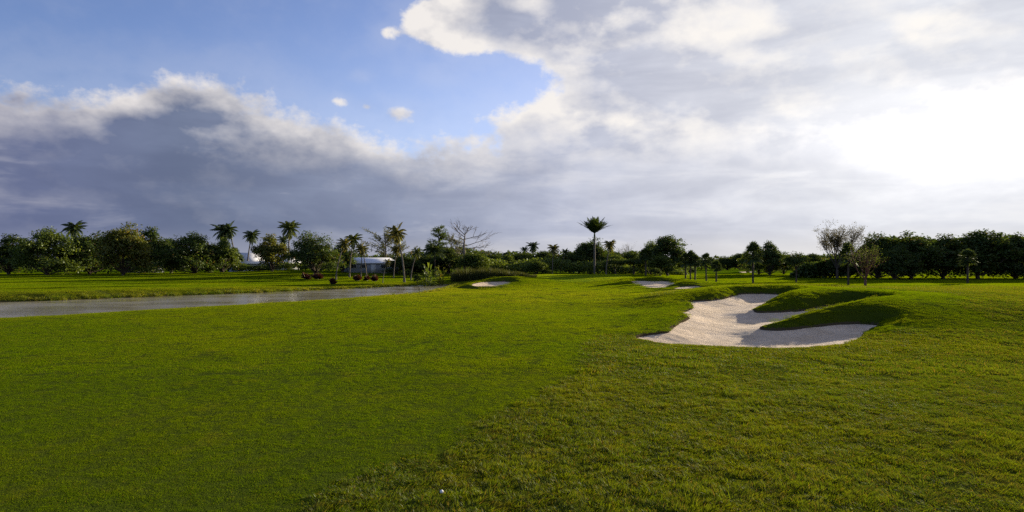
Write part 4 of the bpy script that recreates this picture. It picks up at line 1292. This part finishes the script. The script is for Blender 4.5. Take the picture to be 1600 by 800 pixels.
def patch(seed, size, n, hmin, hmax, w, lean, mat, swirl):
    """a patch of grass blades; lean direction turns slowly across it"""
    r = np.random.default_rng(seed)
    u = r.uniform(-.5, .5, (n, 2)) * size
    rad = np.hypot(u[:, 0], u[:, 1]) / (size * .5)
    keep = r.random(n) > np.clip((rad - .8) / .45, 0, 1)     # soft round edge
    u = u[keep]; n = len(u)
    q = 1.0 / (size * .33)
    clump = vnoise(u[:, 0] * q * 1.7 + seed * 7, u[:, 1] * q * 1.7, seed)
    a = seed * 2.4 + swirl * 6.0 * vnoise(u[:, 0] * q + seed * 3, u[:, 1] * q, seed + 9)
    hh = (hmin + (hmax - hmin) * r.random(n)) * (1 + .9 * clump)
    L = lean * (0.7 + .9 * r.random(n))
    d = np.stack([np.cos(a) * L, np.sin(a) * L, np.ones(n)], 1) + r.normal(size=(n, 3)) * [.35, .35, .12]
    d /= np.linalg.norm(d, axis=1)[:, None]
    b0 = np.stack([u[:, 0], u[:, 1], np.full(n, -.012)], 1)
    mid = b0 + d * hh[:, None] * .55
    tip = mid + (d + np.stack([np.cos(a), np.sin(a), np.full(n, -.35)], 1) * .45) * hh[:, None] * .45
    th_ = r.uniform(0, np.pi, n)
    wv = np.stack([np.cos(th_), np.sin(th_), np.zeros(n)], 1) * w * r.uniform(.6, 1.3, (n, 1)) * .5
    v = np.stack([b0 - wv, b0 + wv, mid + wv * .8, tip, mid - wv * .8], 1).reshape(-1, 3)
    i = np.arange(n)[:, None] * 5
    o_ = np_mesh('turf_patch', v, [i + np.array([[0, 1, 2, 4]]), i + np.array([[4, 2, 3]])], mat)
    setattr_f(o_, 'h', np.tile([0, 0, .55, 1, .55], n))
    C.objects.unlink(o_)
    return o_

def patch_set(name, K, *args):
    col = bpy.data.collections.new(name)
    for i in range(K):
        col.objects.link(patch(i + 1 + len(name), *args))
    return col

def scatter(name, col, K, pts, scl, label, zs=None):
    """one object that lays the patches of a collection on points of the ground"""
    x, y = pts[:, 0], pts[:, 1]
    e = 0.15
    z = ground(x, y)[0]
    nx = -(ground(x + e, y)[0] - ground(x - e, y)[0]) / (2 * e)
    ny = -(ground(x, y + e)[0] - ground(x, y - e)[0]) / (2 * e)
    nx = np.clip(nx, -1, 1); ny = np.clip(ny, -1, 1)
    o_ = np_mesh(name, np.stack([x, y, z], 1), np.zeros((0, 3), int)) if False else None
    me = bpy.data.meshes.new(name)
    me.vertices.add(len(x))
    me.vertices.foreach_set('co', np.stack([x, y, z], 1).astype(np.float32).ravel())
    o_ = bpy.data.objects.new(name, me); C.objects.link(o_)
    r = np.random.default_rng(len(x))
    ez = r.uniform(0, 6.283, len(x))
    # turn the patch about its axis, then tip that axis to the slope
    eul = np.empty((len(x), 3), np.float32)
    up = Vector((0, 0, 1))
    for i in range(len(x)):
        q = up.rotation_difference(Vector((nx[i], ny[i], 1)))
        eul[i] = (q.to_matrix() @ Matrix.Rotation(ez[i], 3, 'Z')).to_euler()
    at = me.attributes.new('rot', 'FLOAT_VECTOR', 'POINT'); at.data.foreach_set('vector', eul.ravel())
    at = me.attributes.new('pick', 'INT', 'POINT'); at.data.foreach_set('value', r.integers(0, K, len(x)).astype(np.int32))
    setattr_f(o_, 'scl', scl * r.uniform(.85, 1.2, len(x)))
    gr = green_amount(x, y)
    setattr_f(o_, 'zs', (np.ones(len(x)) if zs is None else zs) * (1 - .6 * gr) * r.uniform(.75, 1.3, len(x)))
    _, sdd, wdd = ground(x, y)
    setattr_f(o_, 'rough', rough_amount(x, y)); setattr_f(o_, 'dry', dry_lit_amount(x, y, wdd)); setattr_f(o_, 'short', gr * .8)
    ng = bpy.data.node_groups.new(name, 'GeometryNodeTree')
    ng.interface.new_socket('Geometry', in_out='INPUT', socket_type='NodeSocketGeometry')
    ng.interface.new_socket('Geometry', in_out='OUTPUT', socket_type='NodeSocketGeometry')
    N_ = ng.nodes; L_ = ng.links
    gi = N_.new('NodeGroupInput'); go = N_.new('NodeGroupOutput')
    m2p = N_.new('GeometryNodeMeshToPoints'); iop = N_.new('GeometryNodeInstanceOnPoints')
    ci = N_.new('GeometryNodeCollectionInfo'); ci.inputs['Collection'].default_value = col
    ci.inputs['Separate Children'].default_value = True; ci.inputs['Reset Children'].default_value = True
    def na(nm, dt):
        a = N_.new('GeometryNodeInputNamedAttribute'); a.data_type = dt; a.inputs[0].default_value = nm
        return a.outputs[0]
    L_.new(gi.outputs[0], m2p.inputs[0]); L_.new(m2p.outputs[0], iop.inputs['Points'])
    L_.new(ci.outputs[0], iop.inputs['Instance'])
    iop.inputs['Pick Instance'].default_value = True
    L_.new(na('pick', 'INT'), iop.inputs['Instance Index'])
    e2r = N_.new('FunctionNodeEulerToRotation'); L_.new(na('rot', 'FLOAT_VECTOR'), e2r.inputs[0])
    L_.new(e2r.outputs[0], iop.inputs['Rotation'])
    cx = N_.new('ShaderNodeCombineXYZ')
    s1 = na('scl', 'FLOAT'); s2 = na('zs', 'FLOAT')
    L_.new(s1, cx.inputs[0]); L_.new(s1, cx.inputs[1]); L_.new(s2, cx.inputs[2])
    L_.new(cx.outputs[0], iop.inputs['Scale'])
    L_.new(iop.outputs[0], go.inputs[0])
    md = o_.modifiers.new('patches', 'NODES'); md.node_group = ng
    tag(o_, label, kind='stuff')
    return o_

def wedge(d0, d1, sp, half, seed):
    r = np.random.default_rng(seed)
    w = d1 * math.tan(R(half))
    xs, ys = np.meshgrid(np.arange(-w, w, sp), np.arange(d0 * .7, d1, sp))
    x = xs.ravel() + r.uniform(-.5, .5, xs.size) * sp; y = ys.ravel() + r.uniform(-.5, .5, xs.size) * sp
    k_ = (np.abs(np.arctan2(x, y)) < R(half)) & (y >= d0) & (y < d1)
    return np.stack([x[k_], y[k_]], 1)
def on_turf(p, mar, wet=0.15):
    _, s, w = ground(p[:, 0], p[:, 1])
    return p[(s > mar) & (w > wet)]

ZONES = [(3.2, 15.0, 0.5, 0.29, 0.10), (15.0, 42.0, 0.9, 0.54, 0.22), (42.0, 140.0, 2.2, 1.4, 0.5)]
for zi, (d0, d1, size, sp, mar) in enumerate(ZONES):
    p = on_turf(wedge(d0, d1, sp, (64, 54, 48)[zi], 200 + zi), mar)
    ra = rough_amount(p[:, 0], p[:, 1])
    pick_r = np.random.default_rng(9 + zi).random(len(p)) < ra
    K = 6
    nb = (1100, 900, 900)[zi]; wb = (.0065, .012, .030)[zi]
    hr_ = ((.035, .075), (.045, .085), (.06, .10))[zi]
    hf_ = ((.016, .026), (.020, .034), (.03, .055))[zi]
    if pick_r.any():
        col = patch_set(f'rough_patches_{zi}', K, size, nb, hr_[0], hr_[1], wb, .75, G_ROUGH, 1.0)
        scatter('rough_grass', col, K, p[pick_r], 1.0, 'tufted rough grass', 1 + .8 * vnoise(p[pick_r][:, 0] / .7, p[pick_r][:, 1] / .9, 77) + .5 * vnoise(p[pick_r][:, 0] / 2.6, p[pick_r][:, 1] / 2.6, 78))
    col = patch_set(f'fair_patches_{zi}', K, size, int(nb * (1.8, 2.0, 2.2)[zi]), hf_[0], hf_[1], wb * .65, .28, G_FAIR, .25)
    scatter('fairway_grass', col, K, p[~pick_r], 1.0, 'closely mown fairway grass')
# taller grass hanging over the sand edges and along the pond
for sd0, d1 in ((0, 90),):
    pe = []
    for b in BUNKERS[:4]:
        n_ = len(b['poly'])
        for i in range(n_):
            a_ = b['poly'][i]; c_ = b['poly'][(i + 1) % n_]
            L_ = np.hypot(*(c_ - a_))
            for t_ in np.arange(0, 1, .16 / max(L_, .16)):
                pe.append(a_ + (c_ - a_) * t_)
    pe = np.array(pe)
    e_ = 0.05
    def s_all(x, y):
        s = np.full(x.shape, 50.0)
        for b in BUNKERS[:4]:
            s = np.minimum(s, bunker_sd(b, x, y))
        return s
    s0 = s_all(pe[:, 0], pe[:, 1])
    gx_ = (s_all(pe[:, 0] + e_, pe[:, 1]) - s_all(pe[:, 0] - e_, pe[:, 1])); gy_ = (s_all(pe[:, 0], pe[:, 1] + e_) - s_all(pe[:, 0], pe[:, 1] - e_))
    gl = np.hypot(gx_, gy_) + 1e-6
    pe = pe + np.stack([gx_ / gl, gy_ / gl], 1) * (0.07 - s0)[:, None]
    col = patch_set('edge_tufts_x', 5, .22, 150, .02, .04, .007, .6, G_ROUGH, 1.0)
    scatter('edge_grass', col, 5, pe, 1.0, 'grass fringe overhanging the bunker edges')
pb = []
for i in range(len(pond_poly)):
    a_ = pond_poly[i]; c_ = pond_poly[(i + 1) % len(pond_poly)]
    L_ = np.hypot(*(c_ - a_))
    if a_[0] < -62: continue
    for t_ in np.arange(0, 1, .5 / max(L_, .5)):
        q = a_ + (c_ - a_) * t_
        pb.append(q + np.random.default_rng(len(pb)).normal(size=2) * .18)
pb = np.array(pb)
pb = pb[ground(pb[:, 0], pb[:, 1])[2] > -.15]
col = patch_set('bank_tufts_xx', 5, .8, 320, .10, .26, .016, .5, G_ROUGH, 1.0)
scatter('bank_grass', col, 5, pb, 1.0, 'uncut grass along the pond banks')
